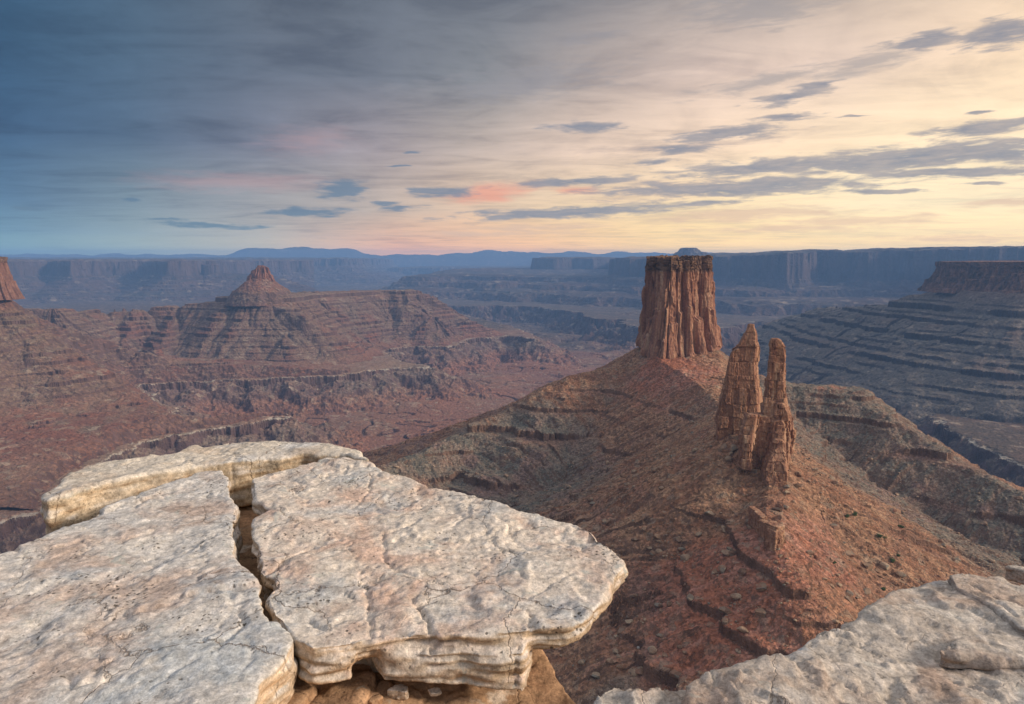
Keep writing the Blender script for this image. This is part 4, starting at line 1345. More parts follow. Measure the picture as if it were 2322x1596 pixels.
# ------------------------------------------------------------------ foreground slabs
def rock_mat(name, cream=(.60, .53, .45), side=(.47, .35, .23), pink=(.52, .38, .30), blue=(.42, .44, .45), rust=1.0, speck=1.0, dark=(.07, .06, .05), soil=None):
    m, t, b, P, geo = newmat(name)
    b.inputs['Roughness'].default_value = .88
    nsep = t.node("ShaderNodeSeparateXYZ"); t.put(nsep.inputs[0], geo.outputs['Normal'])
    n1 = t.noise(P, 2.2, 8, .6, .4)
    n2 = t.noise(t.vmath('ADD', P, (7.3, 2.1, 4.4)), 1.5, 7, .6, .3)
    n3 = t.noise(t.vmath('ADD', P, (1.3, 9.1, 2.4)), 3.4, 8, .62, .3)
    n4 = t.noise(P, 14, 8, .65)
    n5 = t.noise(P, 60, 4, .7)
    col = t.mix(t.mapr(n1, .46, .66, smooth=True), cream, pink)
    col = t.mix(t.mapr(n2, .52, .66, 0, .75, smooth=True), col, blue)
    col = t.mix(t.mapr(n3, .58, .70, 0, .6, smooth=True), col, tuple(c * .55 for c in pink))
    col = t.mix(t.mapr(n3, .42, .32, 0, .6, smooth=True), col, (.66, .61, .54))
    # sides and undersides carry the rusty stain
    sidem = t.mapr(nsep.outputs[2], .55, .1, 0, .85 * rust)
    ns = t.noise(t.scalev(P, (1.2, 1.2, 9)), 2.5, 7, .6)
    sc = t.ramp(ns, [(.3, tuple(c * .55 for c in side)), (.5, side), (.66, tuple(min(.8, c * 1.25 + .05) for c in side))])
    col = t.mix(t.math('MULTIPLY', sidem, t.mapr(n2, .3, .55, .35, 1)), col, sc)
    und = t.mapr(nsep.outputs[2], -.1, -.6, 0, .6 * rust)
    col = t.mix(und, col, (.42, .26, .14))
    # grain
    n7 = t.noise(P, 28, 6, .7)
    n8 = t.noise(P, 130, 3, .75)
    col = t.mix(1.0, col, t.mapr(n4, .3, .7, .74, 1.22), 'MULTIPLY')
    col = t.mix(1.0, col, t.mapr(n7, .3, .7, .76, 1.2), 'MULTIPLY')
    col = t.mix(1.0, col, t.mapr(n5, .3, .7, .76, 1.22), 'MULTIPLY')
    col = t.mix(1.0, col, t.mapr(n8, .3, .7, .8, 1.18), 'MULTIPLY')
    # grey-green lichen crusts and dark varnish
    li = t.mapr(t.noise(t.vmath('ADD', P, (11, 4, 2)), 5.5, 9, .66, .6), .60, .68, 0, .6 * speck, smooth=True)
    col = t.mix(li, col, (.36, .40, .38))
    va = t.mapr(t.noise(t.vmath('ADD', P, (5, 14, 2)), 3.8, 9, .7, .5), .62, .72, 0, .5 * speck, smooth=True)
    col = t.mix(va, col, (.22, .16, .125))
    # hairline cracks
    pw = t.vmath('ADD', P, t.vmath('SCALE', t.vmath('SUBTRACT', t.noise(P, 6, 5, .6, out=1), (.5, .5, .5)), scale=.16))
    ed = t.node("ShaderNodeTexVoronoi", feature='DISTANCE_TO_EDGE')
    t.put(ed.inputs['Vector'], pw); ed.inputs['Scale'].default_value = 2.1
    hair = t.math('MULTIPLY', t.mapr(ed.outputs[0], .010, .0), t.mapr(n2, .46, .56))
    col = t.mix(t.math('MULTIPLY', hair, .75), col, (.13, .09, .065))
    # black lichen and pits in clusters
    v = t.voro(t.vmath('ADD', P, t.vmath('SCALE', t.noise(P, 25, 3, .6, out=1), scale=.03)), 34, 'F1', 0)
    sp = t.mapr(v, .30, .16)
    cm = t.mapr(t.noise(t.vmath('ADD', P, (3, 5, 1)), 3.2, 7, .68), .49, .60, 0, .9 * speck, smooth=True)
    col = t.mix(t.math('MULTIPLY', sp, cm), col, dark)
    v3 = t.mapr(t.voro(P, 13, 'F1', 0), .16, .09)
    cm3 = t.mapr(t.noise(t.vmath('ADD', P, (8, 1, 1)), 2.1, 5, .6), .55, .63, 0, .85 * speck)
    col = t.mix(t.math('MULTIPLY', v3, cm3), col, dark)
    sm = t.mapr(t.noise(P, 45, 5, .75), .63, .72, 0, .55 * speck)
    cm4 = t.mapr(t.noise(t.vmath('ADD', P, (2, 2, 8)), 4.0, 6, .65), .47, .6)
    col = t.mix(t.math('MULTIPLY', sm, cm4), col, (.12, .10, .085))
    if soil:
        col = t.mix(t.mapr(n1, .35, .6, .3, 1), col, soil)
    t.put(b.inputs['Base Color'], col)
    h = t.math('ADD', t.math('MULTIPLY', n4, 1.0), t.math('MULTIPLY', n5, .35))
    h = t.math('ADD', h, t.math('MULTIPLY', n7, .6))
    h = t.math('SUBTRACT', h, t.math('MULTIPLY', hair, 1.6))
    h = t.math('SUBTRACT', h, t.math('MULTIPLY', t.math('MULTIPLY', sp, cm), .5))
    h = t.math('SUBTRACT', h, t.math('MULTIPLY', t.math('MULTIPLY', v3, cm3), .9))
    n6 = t.noise(t.vmath('ADD', P, (4.1, 3.3, 0)), 4.5, 9, .58, .5)
    snap = t.math('SNAP', n6, .045)
    h = t.math('MULTIPLY_ADD', snap, 5.0, h)
    t.put(b.inputs['Normal'], t.bump(h, .5, .016))
    return m


m_slabA = rock_mat("slab_left_rock", cream=(.53, .51, .485), pink=(.46, .375, .325), blue=(.40, .44, .47))
m_slabB = rock_mat("slab_point_rock", cream=(.60, .54, .475), pink=(.52, .385, .315))
m_slabC = rock_mat("slab_back_rock", cream=(.57, .52, .45), side=(.46, .365, .25), pink=(.5, .42, .34), blue=(.48, .49, .50), speck=.5)
m_slabD = rock_mat("slab_right_rock", cream=(.45, .405, .36), pink=(.385, .295, .24), blue=(.32, .36, .41), side=(.32, .26, .22), rust=.6, speck=.55)
m_bed = rock_mat("bedrock_orange", cream=(.38, .245, .15), pink=(.34, .20, .12), blue=(.34, .26, .19), side=(.36, .21, .115), speck=.5)


def jag_outline(poly, step, amp, seed, amp2=None):
    """subdivide an outline and roughen it"""
    x, y, s, L = resample(poly, max(16, int(sum(math.dist(poly[i], poly[(i + 1) % len(poly)]) for i in range(len(poly))) / step)))
    tx = np.roll(x, -1) - np.roll(x, 1); ty = np.roll(y, -1) - np.roll(y, 1)
    ln = np.hypot(tx, ty) + 1e-9
    d = amp * fbm2(x / .25, y / .25, 4, seed) - amp * .8 * np.abs(pn2(x / .16, y / .16, seed + 7))
    return [(a, b) for a, b in zip(x + ty / ln * d, y - tx / ln * d)]


def slab(name, parts, vox, mat, seed, label, cat, amp=.05, flake=.022, bed=.02, bedl=.05, smooth_it=3, crack=.018, cracks=1.0, origin=None, tier=.5, grooves=()):
    co, q, lap = voxel(parts, vox, smooth_it)
    nrm = vnormals(co, q)
    x, y, z = co.T
    up = np.clip(nrm[:, 2], 0, 1)
    side = 1 - np.abs(nrm[:, 2])
    big = fbm3(x / .9, y / .9, z / .9, 3, seed, .4)
    d = amp * big * (up + .4 * side)
    # exfoliating flakes: thin tiers with sharp edges
    f = fbm2(x / tier + .25 * fbm2(x / .2, y / .2, 3, seed + 2), y / tier, 4, seed + 3) * 2.4
    k = np.floor(f); fr = f - k
    d = d + flake * (k + sstep(.0, .10, fr)) * up * .55
    f = fbm2(x / (tier * .35), y / (tier * .35), 4, seed + 5, .55) * 1.8
    k = np.floor(f); fr = f - k
    d = d + flake * .2 * (k + sstep(.0, .12, fr)) * up
    # planar fracture facets with small steps between them
    pw = np.stack([x + .09 * fbm2(x / .22, y / .22, 3, seed + 71), y + .09 * fbm2(x / .22, y / .22, 3, seed + 72), z * 0], 1)
    w1, w2, wi = worley3(pw, (.62, .46, 9), seed + 73)
    gt = sstep(-.1, .25, pn2(x / .55, y / .55, seed + 75))
    d = d + (.030 * (wi - .5) - .011 * (1 - sstep(.0, .05, w2 - w1))) * gt * up
    v1, v2, vi = worley3(pw + 3.3, (.24, .19, 9), seed + 77)
    g2 = sstep(.0, .3, pn2(x / .4, y / .4, seed + 79))
    d = d + .012 * (vi - .5) * g2 * up
    # cracks
    n1 = np.abs(pn2(x / .8 + .12 * fbm2(x / .15, y / .15, 3, seed + 21), y / .8 + .12 * fbm2(x / .15, y / .15, 3, seed + 22), seed + 23))
    gate = sstep(.0, .25, pn2(x / .9, y / .9, seed + 25))
    d = d - crack * cracks * (1 - sstep(0, .016, n1)) * gate * (up + side * .6)
    for gl, gw, gd in grooves:
        dm = np.full(len(x), 9.0)
        for d_, t_, a_, b_ in seg_dist(x + .012 * pn2(x / .05, y / .05, seed + 41), y + .012 * pn2(x / .05, y / .05, seed + 42), gl):
            dm = np.minimum(dm, d_)
        d = d - gd * np.exp(-(dm / gw) ** 2) * up
    # dimples
    pt = fbm3(x / .09, y / .09, z / .09, 3, seed + 27)
    d = d + .003 * pt + .003 * fbm3(x / .03, y / .03, z / .03, 2, seed + 28)
    d = d - .012 * np.clip(pn2(x / .22, y / .22, seed + 29) - .25, 0, 1) * up
    # bedding on the sides
    zz = z + .03 * fbm2(x / .5, y / .5, 3, seed + 31)
    b1 = .7 * pn2(zz / bedl, x / .5, seed + 33) + .6 * pn2(zz / (bedl * .37), x / .3, seed + 34)
    d = d + bed * np.clip(b1, -1.0, .35) * side * (.5 + pn2(x / .3, y / .3, seed + 36)) + .03 * fbm3(x / .25, y / .25, z / .12, 3, seed + 35) * side
    for zl in (.05, .095, .135, .19):
        n_ = np.abs(z - (ZS - zl) + .012 * fbm2(x / .3, y / .3, 3, seed + 51 + int(zl * 100)))
        d = d - (.016 if seed == 711 else .005) * (1 - sstep(.003, .011, n_)) * side * sstep(-.2, .1, pn2(x / .35, y / .35, seed + 61 + int(zl * 100)))
    co = co + nrm * d[:, None]
    o_ = (float(co[:, 0].mean()), float(co[:, 1].mean()), float(co[:, 2].min()))
    return build(name, co, q, mat, True, label=label, cat=cat, origin=o_)


ZS = -1.5
planeS = lambda pts, z=ZS: [at_z(px, py, z)[:2] for px, py in pts]
outA = [(-60, 1290), (0, 1256), (60, 1228), (131, 1196), (207, 1164), (274, 1129), (358, 1093), (449, 1065), (508, 1062), (520, 1089), (532, 1125), (534, 1172), (527, 1208), (532, 1248), (568, 1291), (582, 1319), (584, 1363), (594, 1395), (616, 1409), (648, 1430), (655, 1446), (645, 1478), (616, 1506), (588, 1530), (578, 1600), (560, 1800), (300, 2100), (-300, 2100), (-500, 1600)]
outB = [(572, 1080), (570, 1097), (578, 1128), (606, 1158), (584, 1166), (568, 1200), (570, 1232), (584, 1264), (596, 1296), (622, 1300), (606, 1339), (606, 1375), (628, 1400), (655, 1422), (668, 1446), (700, 1466), (760, 1458), (800, 1450), (870, 1440), (930, 1436), (975, 1430), (985, 1400), (995, 1428), (1050, 1434), (1113, 1432), (1200, 1426), (1288, 1420), (1325, 1400), (1355, 1365), (1383, 1340), (1399, 1303), (1423, 1278), (1391, 1240), (1359, 1208), (1331, 1188), (1256, 1172), (1168, 1150), (1105, 1128), (1053, 1116), (978, 1098), (930, 1078), (870, 1068), (831, 1050), (803, 1041), (743, 1040), (695, 1048), (632, 1060)]
outC = [(95, 1116), (131, 1094), (151, 1066), (222, 1048), (318, 1034), (397, 1028), (441, 1006), (465, 1012), (521, 1000), (596, 1002), (652, 998), (735, 1004), (779, 1016), (819, 1022), (835, 1044), (775, 1026), (676, 1027), (556, 1040), (437, 1053), (318, 1078), (222, 1098), (159, 1116), (105, 1130)]

pa = jag_outline(planeS(outA), .03, .022, 601)
pb = jag_outline(planeS(outB), .03, .020, 611)
pc = jag_outline(planeS(outC), .03, .020, 621)


def inset(poly, d):
    P = np.array(poly)
    area = np.sum(P[:, 0] * np.roll(P[:, 1], -1) - np.roll(P[:, 0], -1) * P[:, 1])
    t = np.roll(P, -3, 0) - np.roll(P, 3, 0)
    n = np.stack([t[:, 1], -t[:, 0]], 1) / (np.hypot(t[:, 0], t[:, 1])[:, None] + 1e-9) * (1 if area > 0 else -1)
    return [tuple(p) for p in P - n * d]


z5 = lambda *p: planeS([(580.3 + .3974 * a, 961.6 + .3974 * b) for a, b in p])
z4 = lambda *p: planeS([(.3974 * a, 961.6 + .3974 * b) for a, b in p])
GB = [(z5((20, 865), (120, 790), (210, 735), (320, 690)), .013, .03), (z5((660, 285), (640, 370), (570, 460)), .007, .014), (z5((640, 370), (760, 375), (870, 380), (930, 345)), .008, .014),
      (z5((720, 600), (735, 740), (800, 810), (920, 860), (1060, 885)), .008, .014), (z5((920, 1000), (985, 1090), (1000, 1190)), .012, .03), (z5((600, 850), (640, 950), (655, 1190)), .008, .016),
      (z5((1210, 460), (1225, 510), (1120, 560)), .008, .012), (z5((1560, 1060), (1565, 1165)), .008, .014), (z5((1340, 690), (1420, 690), (1500, 715)), .01, .018), (z5((720, 610), (840, 580), (910, 540)), .01, .018),
      (z5((890, 950), (905, 1000), (990, 985)), .008, .014), (z5((200, 1085), (300, 1080), (380, 1130)), .012, .02), (z5((1440, 980), (1530, 1040), (1560, 1060)), .007, .01), (z5((1190, 440), (1290, 440), (1310, 410)), .008, .014)]
GA = [(z4((540, 1455), (660, 1450)), .010, .02), (z4((1370, 1060), (1400, 1120), (1310, 1210), (1260, 1230)), .010, .018), (z4((380, 1420), (400, 1510), (520, 1450)), .010, .014), (z4((1110, 900), (1150, 840), (1240, 800)), .008, .010),
      (z4((540, 1440), (560, 1370), (640, 1330)), .008, .012), (z4((880, 800), (760, 830), (640, 830)), .012, .012), (z4((1400, 1200), (1450, 1330), (1380, 1390)), .008, .012), (z4((860, 1500), (960, 1440), (1100, 1350)), .010, .012)]
slab("rock_slab", [prism(pa, ZS - .30, ZS - .012)], .0115, m_slabA, 701, "broad flat cream rock slab with black lichen specks beside the crack", "rock slab", amp=.028, flake=.012, tier=.6, grooves=GA)
lowB = [(690, 1452), (800, 1440), (870, 1460), (1040, 1462), (1180, 1470), (1200, 1420), (1290, 1380), (1340, 1280), (1200, 1200), (900, 1120), (640, 1100), (600, 1200), (640, 1380)]
lobe = planeS([(860, 1442), (960, 1444), (1080, 1444), (1190, 1440), (1205, 1400), (1160, 1330), (900, 1300), (840, 1380)])
heel = planeS([(672, 1452), (700, 1468), (745, 1462), (800, 1450), (790, 1380), (660, 1360)])
slab("rock_slab", [prism(pb, lambda x, y: ZS - .085 - .02 * math.sin(x * 3), ZS - .012), prism(inset(pb, .03), ZS - .125, ZS - .06), prism(jag_outline(lobe, .03, .02, 613), lambda x, y: ZS - .205 - .05 * sstep(-.5, .1, x), ZS - .08),
                   prism(jag_outline(heel, .03, .015, 614), ZS - .175, ZS - .05), prism(inset(pb, .13), ZS - .19, ZS - .1), prism(planeS([(628, 1310), (700, 1385), (1000, 1370), (1150, 1300), (1120, 1200), (900, 1110), (640, 1090), (592, 1200)]), ZS - .44, ZS - .1)],  # last prism: added hidden core, supports the slab and blocks sun below it
     .0105, m_slabB, 711, "pointed cream rock slab jutting over the canyon with layered front edge", "rock slab", amp=.028, flake=.013, tier=.75, grooves=GB)
slab("rock_slab", [prism(pc, ZS - .38, ZS - .012)], .013, m_slabC, 721, "long narrow yellowish rock slab lying behind the two larger slabs", "rock slab", amp=.03, flake=.012, bed=.004)
# right rocks
outD = [(1560, 1545), (1600, 1530), (1647, 1517), (1727, 1497), (1806, 1475), (1822, 1457), (1858, 1431), (1918, 1400), (1965, 1380), (1989, 1356), (2033, 1336), (2124, 1316), (2150, 1300), (2204, 1297), (2243, 1309), (2321, 1327), (2600, 1400), (2900, 1700), (2600, 2100), (1700, 2100), (1560, 1800)]
pd = jag_outline(planeS(outD, -1.62), .035, .025, 631)
flk1 = planeS([(2124, 1468), (2186, 1438), (2243, 1430), (2330, 1444), (2700, 1500), (2700, 1575), (2321, 1483), (2204, 1471), (2160, 1472)], -1.57)
flk2 = planeS([(2148, 1302), (2165, 1330), (2215, 1350), (2262, 1384), (2298, 1414), (2335, 1428), (2620, 1500), (2620, 1380), (2321, 1330), (2243, 1311), (2204, 1299), (2175, 1296)], -1.58)
slab("rock_ledge", [prism(pd, -2.1, -1.64)], .0125, m_slabD, 731, "broad grey-brown rock ledge with cracked pale top, right of the drop", "rock ledge", amp=.03, flake=.03, bed=.03, tier=.9)
slab("rock_flake", [prism(jag_outline(flk1, .03, .012, 633), -1.66, -1.592)], .009, m_slabD, 741, "thin grey rock layer parted from the right ledge by a dark crack", "rock flake", amp=.012, flake=.008, smooth_it=3)
slab("rock_flake", [prism(jag_outline(flk2, .03, .012, 635), -1.68, -1.578)], .010, m_slabD, 743, "upper stepped rock layer on the far corner of the right ledge", "rock flake", amp=.015, flake=.012, smooth_it=3)
outE = [(1335, 1600), (1340, 1572), (1368, 1545), (1397, 1533), (1425, 1545), (1445, 1556), (1500, 1549), (1556, 1546), (1590, 1560), (1600, 1800), (1340, 1800)]
slab("rock_ledge", [prism(jag_outline(planeS(outE, -1.66), .03, .02, 641), -2.1, -1.68)], .010, m_slabD, 751, "low pale rock knob at the lip between the point slab and right ledge", "rock ledge", amp=.03, flake=.024)

# orange bedrock under the slabs and the rim cliff that carries everything
bedp = [(-1.3, .9), (-1.3, 2.9), (-.6, 3.05), (-.1, 3.05), (.12, 2.98), (.19, 2.84), (.29, 2.62), (.35, 2.3), (.38, .9)]
bedr = [(-2.2, 1.0), (-2.45, 4.2), (-2.15, 5.0), (-1.2, 5.2), (-.55, 4.8), (-.25, 3.9), (.0, 3.1), (.1, 2.8), (-.2, 1.0)]
bedl = [(-2.1, .9), (-2.1, 3.0), (-1.5, 3.6), (-1.0, 3.4), (-.62, 2.6), (-.6, .9)]
slab("bedrock", [prism(jag_outline(bedp, .04, .02, 651), -3.4, lambda x, y: -1.785 - .42 * max(0, x + .02) - .03 * (y - 2.5)), prism(jag_outline(bedr, .05, .03, 652), -3.4, -1.94), prism(jag_outline(bedl, .04, .02, 653), -3.4, -1.80)],
     .015, m_bed, 761, "orange weathered bedrock shelf beneath the cream slabs", "bedrock", amp=.05, flake=.016, bed=.02)
orb = planeS([(560, 1620), (590, 1560), (640, 1500), (690, 1490), (712, 1545), (690, 1580), (640, 1640), (600, 1760), (520, 1760)], -1.72)
slab("rock_block", [prism(jag_outline(orb, .03, .012, 661), -2.05, lambda x, y: -1.74)], .010, m_bed, 771, "orange striped rock block wedged under the lichen-specked slab", "rock block", amp=.02, flake=.012, bed=.03, bedl=.04)
wedge = planeS([(86, 1215), (180, 1170), (270, 1130), (330, 1150), (200, 1220), (110, 1240)], -1.74)
slab("rock_block", [prism(jag_outline(wedge, .03, .012, 671), -2.0, -1.76)], .012, m_slabD, 781, "dark shadowed rock wedged below the long back slab", "rock block", amp=.02, flake=.012)


# loose stones on the shelf
def stone(name, px, py, z, size, seed, mat, label, flat=.6):
    rng = np.random.default_rng(seed)
    x, y, _ = at_z(px, py, z)
    k = 9
    an = np.sort(rng.uniform(0, 2 * np.pi, k))
    pts = [(x + size * rng.uniform(.75, 1.1) * math.cos(a), y + size * .8 * rng.uniform(.75, 1.1) * math.sin(a)) for a in an]
    co, q, lap = voxel([prism(pts, z - size * .25, z + size * flat)], size * .09, 2)
    co = rocky(co / size * 3, q, seed, (2, 2, 2), .2, (.9, .9, .9), .08, .06, .04) * size / 3
    build(name, co, q, mat, True, label=label, cat="stone", origin=(x, y, z), group=None)


stone("stone", 905, 1576, -1.80, .05, 801, m_slabB, "pale angular stone lying on the orange bedrock shelf")
stone("stone", 835, 1588, -1.80, .06, 802, m_bed, "flat orange stone cemented in the bedrock shelf, below the heel of the point slab", .35)
stone("stone", 770, 1570, -1.80, .06, 803, m_bed, "rounded orange stone at the rear of the bedrock shelf", .35)
stone("stone", 985, 1568, -1.80, .03, 804, m_slabB, "small flat pale stone alone on the orange bedrock shelf", .3)
stone("boulder", 2306, 1314, -2.0, .075, 805, m_slabD, "small grey boulder peeking over the right ledge at the frame edge", 1.0)


def z_rim(X, Y):
    return None


rim = [(-9, -14), (-9, 3.0), (-2.4, 3.3), (-1.1, 4.3), (-.5, 4.3), (-.3, 3.6), (-.1, 2.9), (.08, 2.5), (.3, 2.1), (.55, 1.9), (1.0, 2.0), (2.4, 2.5), (4, 2.6), (12, 2.2), (12, -14)]
m_rim = tower_mat("rim_sandstone", [(.2, .1, .07), (.28, .14, .09), (.34, .18, .11), (.42, .28, .19)], unit=.5)
cliff_loop("cliff", rim, -2.85, -115, m_rim, 16, n=900, nv=120, smooth=.0, colw=(1.5, 4), amp=.25, flare=0, cap=0, batter=0, kind="structure")


# ------------------------------------------------------------------ boulders, rubble and shrubs on the near hill
def rock_mesh(rng, sub=2):
    import bmesh
    bm = bmesh.new()
    bmesh.ops.create_icosphere(bm, subdivisions=sub, radius=1)
    v = np.array([p.co[:] for p in bm.verts])
    for _ in range(9):
        n = rng.normal(size=3); n /= np.linalg.norm(n)
        lim = rng.uniform(.45, .85)
        d = v @ n
        v = v - np.outer(np.maximum(0, d - lim), n)
    v *= np.array([1, rng.uniform(.6, .95), rng.uniform(.45, .8)])
    f = np.array([[x.index for x in p.verts] for p in bm.faces])
    bm.free()
    return v, f


rng = np.random.default_rng(99)
protos = [rock_mesh(rng) for _ in range(8)]
small = [rock_mesh(rng, 1) for _ in range(6)]


def rub_mat(name, cols):
    m, t, b, P, geo = newmat(name)
    ri = t.node("ShaderNodeObjectInfo").outputs['Random']
    v = t.voro(P, .35, 'F1', 1)
    sv = t.node("ShaderNodeSeparateColor"); t.put(sv.inputs[0], v)
    r = t.math('FRACT', t.math('ADD', ri, sv.outputs[0]))
    col = t.ramp(r, [(i / (len(cols) - 1), c) for i, c in enumerate(cols)])
    n = t.noise(P, 2.5, 5, .65)
    col = t.mix(1.0, col, t.mapr(n, .3, .7, .65, 1.3), 'MULTIPLY')
    t.put(b.inputs['Base Color'], col)
    t.put(b.inputs['Normal'], t.bump(n, .6, .3))
    return m


m_rub = rub_mat("rubble_rock", [(.15, .09, .065), (.22, .135, .09), (.28, .19, .13), (.36, .27, .19), (.25, .155, .105), (.2, .18, .145), (.25, .13, .085)])


def hill_points(n, rng, y0=170, y1=640):
    y = np.exp(rng.uniform(math.log(y0), math.log(y1), n))
    u = rng.uniform(-.30, .95, n)
    return u * y, y


def to_px(x, y, z):
    a = x; f = y * CP - z * SP; b = y * SP + z * CP
    return CX + F * a / f, CY - F * b / f


bx, by = hill_points(30000, rng)
bz = z_near(bx, by)
clump = fbm2(bx / 35, by / 35, 3, 901)
keep = (bz > -240) & (clump + rng.normal(0, .4, len(bx)) > .0)
bx, by, bz = bx[keep], by[keep], bz[keep]
size = .36 * (rng.pareto(2.1, len(bx)) + 1)
size = np.minimum(size, 2.8)
ang = size / by
ppx, ppy = to_px(bx, by, bz)
inview = (ppx > 860) & (ppx < 2330) & (ppy < 1540)
order = np.argsort(-ang * inview)
GRP = "boulders scattered over the talus slopes"
meshes = []
for i, (v, f) in enumerate(protos):
    me = bpy.data.meshes.new("boulder")
    me.from_pydata([tuple(p) for p in v], [], [tuple(int(k) for k in t) for t in f])
    me.update()
    me.materials.append(m_rub)
    meshes.append(me)
NB = 280
for j in order[:NB]:
    o = bpy.data.objects.new("boulder", meshes[int(rng.integers(len(meshes)))])
    SC.collection.objects.link(o)
    s = size[j] * rng.uniform(.9, 1.1)
    o.location = (bx[j], by[j], bz[j] + s * .22)
    o.scale = (s, s, s * rng.uniform(.7, 1))
    o.rotation_euler = (rng.uniform(-.4, .4), rng.uniform(-.4, .4), rng.uniform(0, 6.28))
    o["label"] = "brown boulder among the rubble of the talus slope"
    o["category"] = "boulder"
    o["group"] = GRP
# the uncountable rest: rubble as one object
sx_, sy_ = hill_points(95000, rng, 165, 560)
sz_ = z_near(sx_, sy_)
cl_ = fbm2(sx_ / 30, sy_ / 30, 3, 911) + .6 * fbm2(sx_ / 7, sy_ / 7, 2, 915)
k_ = (sz_ > -230) & (cl_ + rng.normal(0, .35, len(sx_)) > .05)
sx_, sy_, sz_ = sx_[k_], sy_[k_], sz_[k_]
RV, RF = [], []
base_i = 0
ss = np.minimum(.2 * (rng.pareto(2.5, len(sx_)) + 1), 1.0) * np.clip(sy_ / 300, .75, 1.5)
which = rng.integers(0, len(small), len(sx_))
for w_i in range(len(small)):
    v, f = small[w_i]
    idx = np.nonzero(which == w_i)[0]
    n_ = len(idx)
    a_ = rng.uniform(0, 6.28, n_)
    ca, sa = np.cos(a_)[:, None], np.sin(a_)[:, None]
    X_ = (v[None, :, 0] * ca - v[None, :, 1] * sa) * ss[idx][:, None] + sx_[idx][:, None]
    Y_ = (v[None, :, 0] * sa + v[None, :, 1] * ca) * ss[idx][:, None] + sy_[idx][:, None]
    Z_ = v[None, :, 2] * ss[idx][:, None] + (sz_[idx] + .12 * ss[idx])[:, None]
    RV.append(np.stack([X_, Y_, Z_], -1).reshape(-1, 3))
    RF.append((f[None] + (np.arange(n_) * len(v))[:, None, None] + base_i).reshape(-1, 3))
    base_i += n_ * len(v)
build("rubble", np.vstack(RV), None, m_rub, False, kind="stuff", label="loose broken rock covering the talus slopes", tris=np.vstack(RF))

# pale fallen slabs that stand out on the right flank
def fallen(px, py, Y, s, rot, tilt, label, col):
    x, y = at_Y(px, py, Y)[:2]
    x = np.array([x]); y = np.array([y])
    # drop it on the hill along its line of sight
    for yy in np.linspace(170, 420, 500):
        p = at_Y(px, py, yy)
        if p[2] < float(z_near(np.array([p[0]]), np.array([yy]))[0]):
            break
    z = float(z_near(np.array([p[0]]), np.array([yy]))[0])
    o = bpy.data.objects.new("boulder", meshes[int(rng.integers(len(meshes)))].copy())
    o.data.materials.clear(); o.data.materials.append(col)
    SC.collection.objects.link(o)
    o.location = (p[0], yy, z + s[2] * .4)
    o.scale = s
    o.rotation_euler = (tilt[0], tilt[1], rot)
    o["label"] = label; o["category"] = "boulder"


m_pale = rub_mat("pale_boulder", [(.36, .25, .17), (.42, .30, .21), (.33, .24, .17)])
m_redb = rub_mat("red_boulder", [(.25, .11, .07), (.28, .13, .085), (.2, .1, .07)])
fallen(1868, 1160, 290, (2.6, .9, .8), .9, (.3, .5), "long pale boulder leaning on the sunlit flank near the green shrubs", m_pale)
fallen(1852, 1150, 290, (1.6, .6, .6), 1.1, (.3, .5), "short pale boulder just above the long pale one on the flank", m_pale)
fallen(1733, 1381, 220, (1.0, .8, .9), .4, (.1, .2), "round red boulder alone on the lower slope below the nose ledge", m_redb)
fallen(1942, 1357, 235, (1.1, .8, .9), .4, (.2, .3), "dark square boulder just above the right rock ledge", m_rub)
fallen(2041, 1225, 275, (1.5, 1.1, 1.0), 1.4, (.2, .3), "big brown boulder beside the dark green shrub on the right flank", m_rub)
fallen(2003, 1313, 250, (1.9, .7, .6), 1.9, (.3, .3), "long thin tan boulder lying on the slope above the right ledge", m_pale)
fallen(1447, 1470, 205, (.9, .8, .8), 1.9, (.3, .3), "whitish boulder low on the grey scree below the second ledge", rub_mat("white_boulder", [(.45, .42, .38), (.5, .47, .43)]))
fallen(1169, 1101, 330, (1.3, .9, .9), 1.0, (.3, .3), "pale grey boulder on the dark grey slope above the point slab", rub_mat("grey_boulder", [(.36, .34, .3), (.4, .37, .33)]))


def shrub_mat():
    m, t, b, P, geo = newmat("juniper_leaf")
    n = t.noise(P, 3.0, 4, .6)
    col = t.ramp(n, [(.3, (.04, .065, .028)), (.5, (.075, .115, .048)), (.7, (.12, .155, .07))])
    t.put(b.inputs['Base Color'], col)
    return m


m_leaf = shrub_mat()
m_stem, _t, _b, _p, _g = newmat("shrub_stem")
_b.inputs['Base Color'].default_value = (.08, .055, .04, 1)


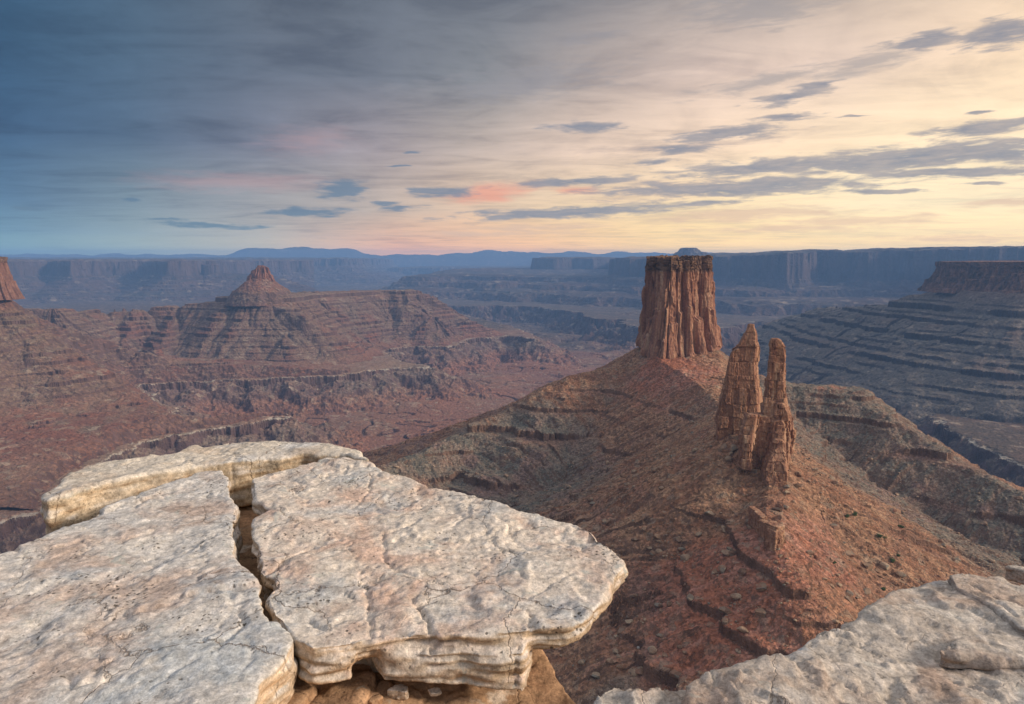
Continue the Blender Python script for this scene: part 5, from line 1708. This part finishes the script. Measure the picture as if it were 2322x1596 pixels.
def shrub(px, py, r, h, seed, label):
    rg = np.random.default_rng(seed)
    for yy in np.linspace(170, 480, 700):
        p = at_Y(px, py, yy)
        zg = float(z_near(np.array([p[0]]), np.array([yy]))[0])
        if p[2] < zg:
            break
    root = empty("shrub", (p[0], yy, zg - .1), label, "shrub", "green shrubs on the talus flank")
    V, T = [], []
    cl = [(rg.normal(0, r * .38), rg.normal(0, r * .38), h * rg.uniform(.3, .8), r * rg.uniform(.3, .5)) for _ in range(11)]
    for cx, cy, cz, cr in cl:
        for _ in range(150):
            d = rg.normal(size=3); d /= np.linalg.norm(d)
            c = np.array([cx, cy, cz]) + d * cr * rg.uniform(.55, 1.05)
            a = rg.normal(size=3); a /= np.linalg.norm(a); b2 = np.cross(a, d)
            k = len(V); sz = .09 + .09 * rg.random()
            V += [c - a * sz, c + a * sz, c + b2 * sz * 1.3]
            T.append((k, k + 1, k + 2))
    build("foliage", np.array(V), None, m_leaf, False, parent=root, tris=np.array(T))
    sv, sf = [], []
    for k in range(5):
        a = rg.uniform(0, 6.28); top = np.array([math.cos(a) * r * .5, math.sin(a) * r * .5, h * .7])
        b0 = len(sv)
        for j, tt in enumerate((0, .5, 1)):
            c = top * tt * np.array([tt, tt, 1]) if tt else np.zeros(3)
            rr = .07 * (1 - .7 * tt)
            sv += [c + np.array([math.cos(q_) * rr, math.sin(q_) * rr, 0]) for q_ in (0, 1.57, 3.14, 4.71)]
        for j in range(2):
            for i in range(4):
                sf.append((b0 + j * 4 + i, b0 + j * 4 + (i + 1) % 4, b0 + (j + 1) * 4 + (i + 1) % 4, b0 + (j + 1) * 4 + i))
    build("stem", np.array(sv), np.array(sf), m_stem, False, parent=root)


shrub(1939, 1168, 1.5, 1.5, 1, "green shrub beside the pale boulders, topmost pair on the flank")
shrub(1921, 1173, 1.2, 1.2, 2, "smaller pale green shrub left of the topmost pair on the flank")
shrub(1995, 1222, 1.9, 2.0, 3, "darkest and largest green shrub midway down the flank")
shrub(2041, 1196, 1.3, 1.2, 4, "faint olive shrub on the skyline edge of the flank")
shrub(2023, 1276, 1.6, 1.4, 5, "bright green shrub low on the flank with pale stones beside it")
shrub(2036, 1262, 1.0, .9, 6, "little green shrub just above the bright low one")
shrub(2003, 1338, 1.2, 1.1, 7, "olive shrub lowest on the flank, close above the right ledge")
shrub(1892, 1278, .7, .6, 8, "dull tiny shrub in the rubble below the pale boulders")

# ------------------------------------------------------------------ haze
hm = bpy.data.materials.new("haze_air")
hm.use_nodes = True
h = NT(hm.node_tree)
h.n.clear()
ho = h.node("ShaderNodeOutputMaterial")
hv = h.node("ShaderNodeVolumePrincipled")
hv.inputs['Color'].default_value = (.25, .50, 1.0, 1)
hv.inputs['Density'].default_value = 9.0e-5
hv.inputs['Anisotropy'].default_value = 0.0
h.l.new(hv.outputs[0], ho.inputs['Volume'])
hb = [(-23000, -300, -460), (23000, -300, -460), (23000, 17200, -460), (-23000, 17200, -460), (-23000, -300, 240), (23000, -300, 240), (23000, 17200, 240), (-23000, 17200, 240)]
build("haze", np.array(hb, float), np.array([(0, 3, 2, 1), (4, 5, 6, 7), (0, 1, 5, 4), (1, 2, 6, 5), (2, 3, 7, 6), (3, 0, 4, 7)]), hm, False, kind="stuff")
print("VERTS", sum(len(o.data.vertices) for o in SC.objects if o.type == 'MESH'))
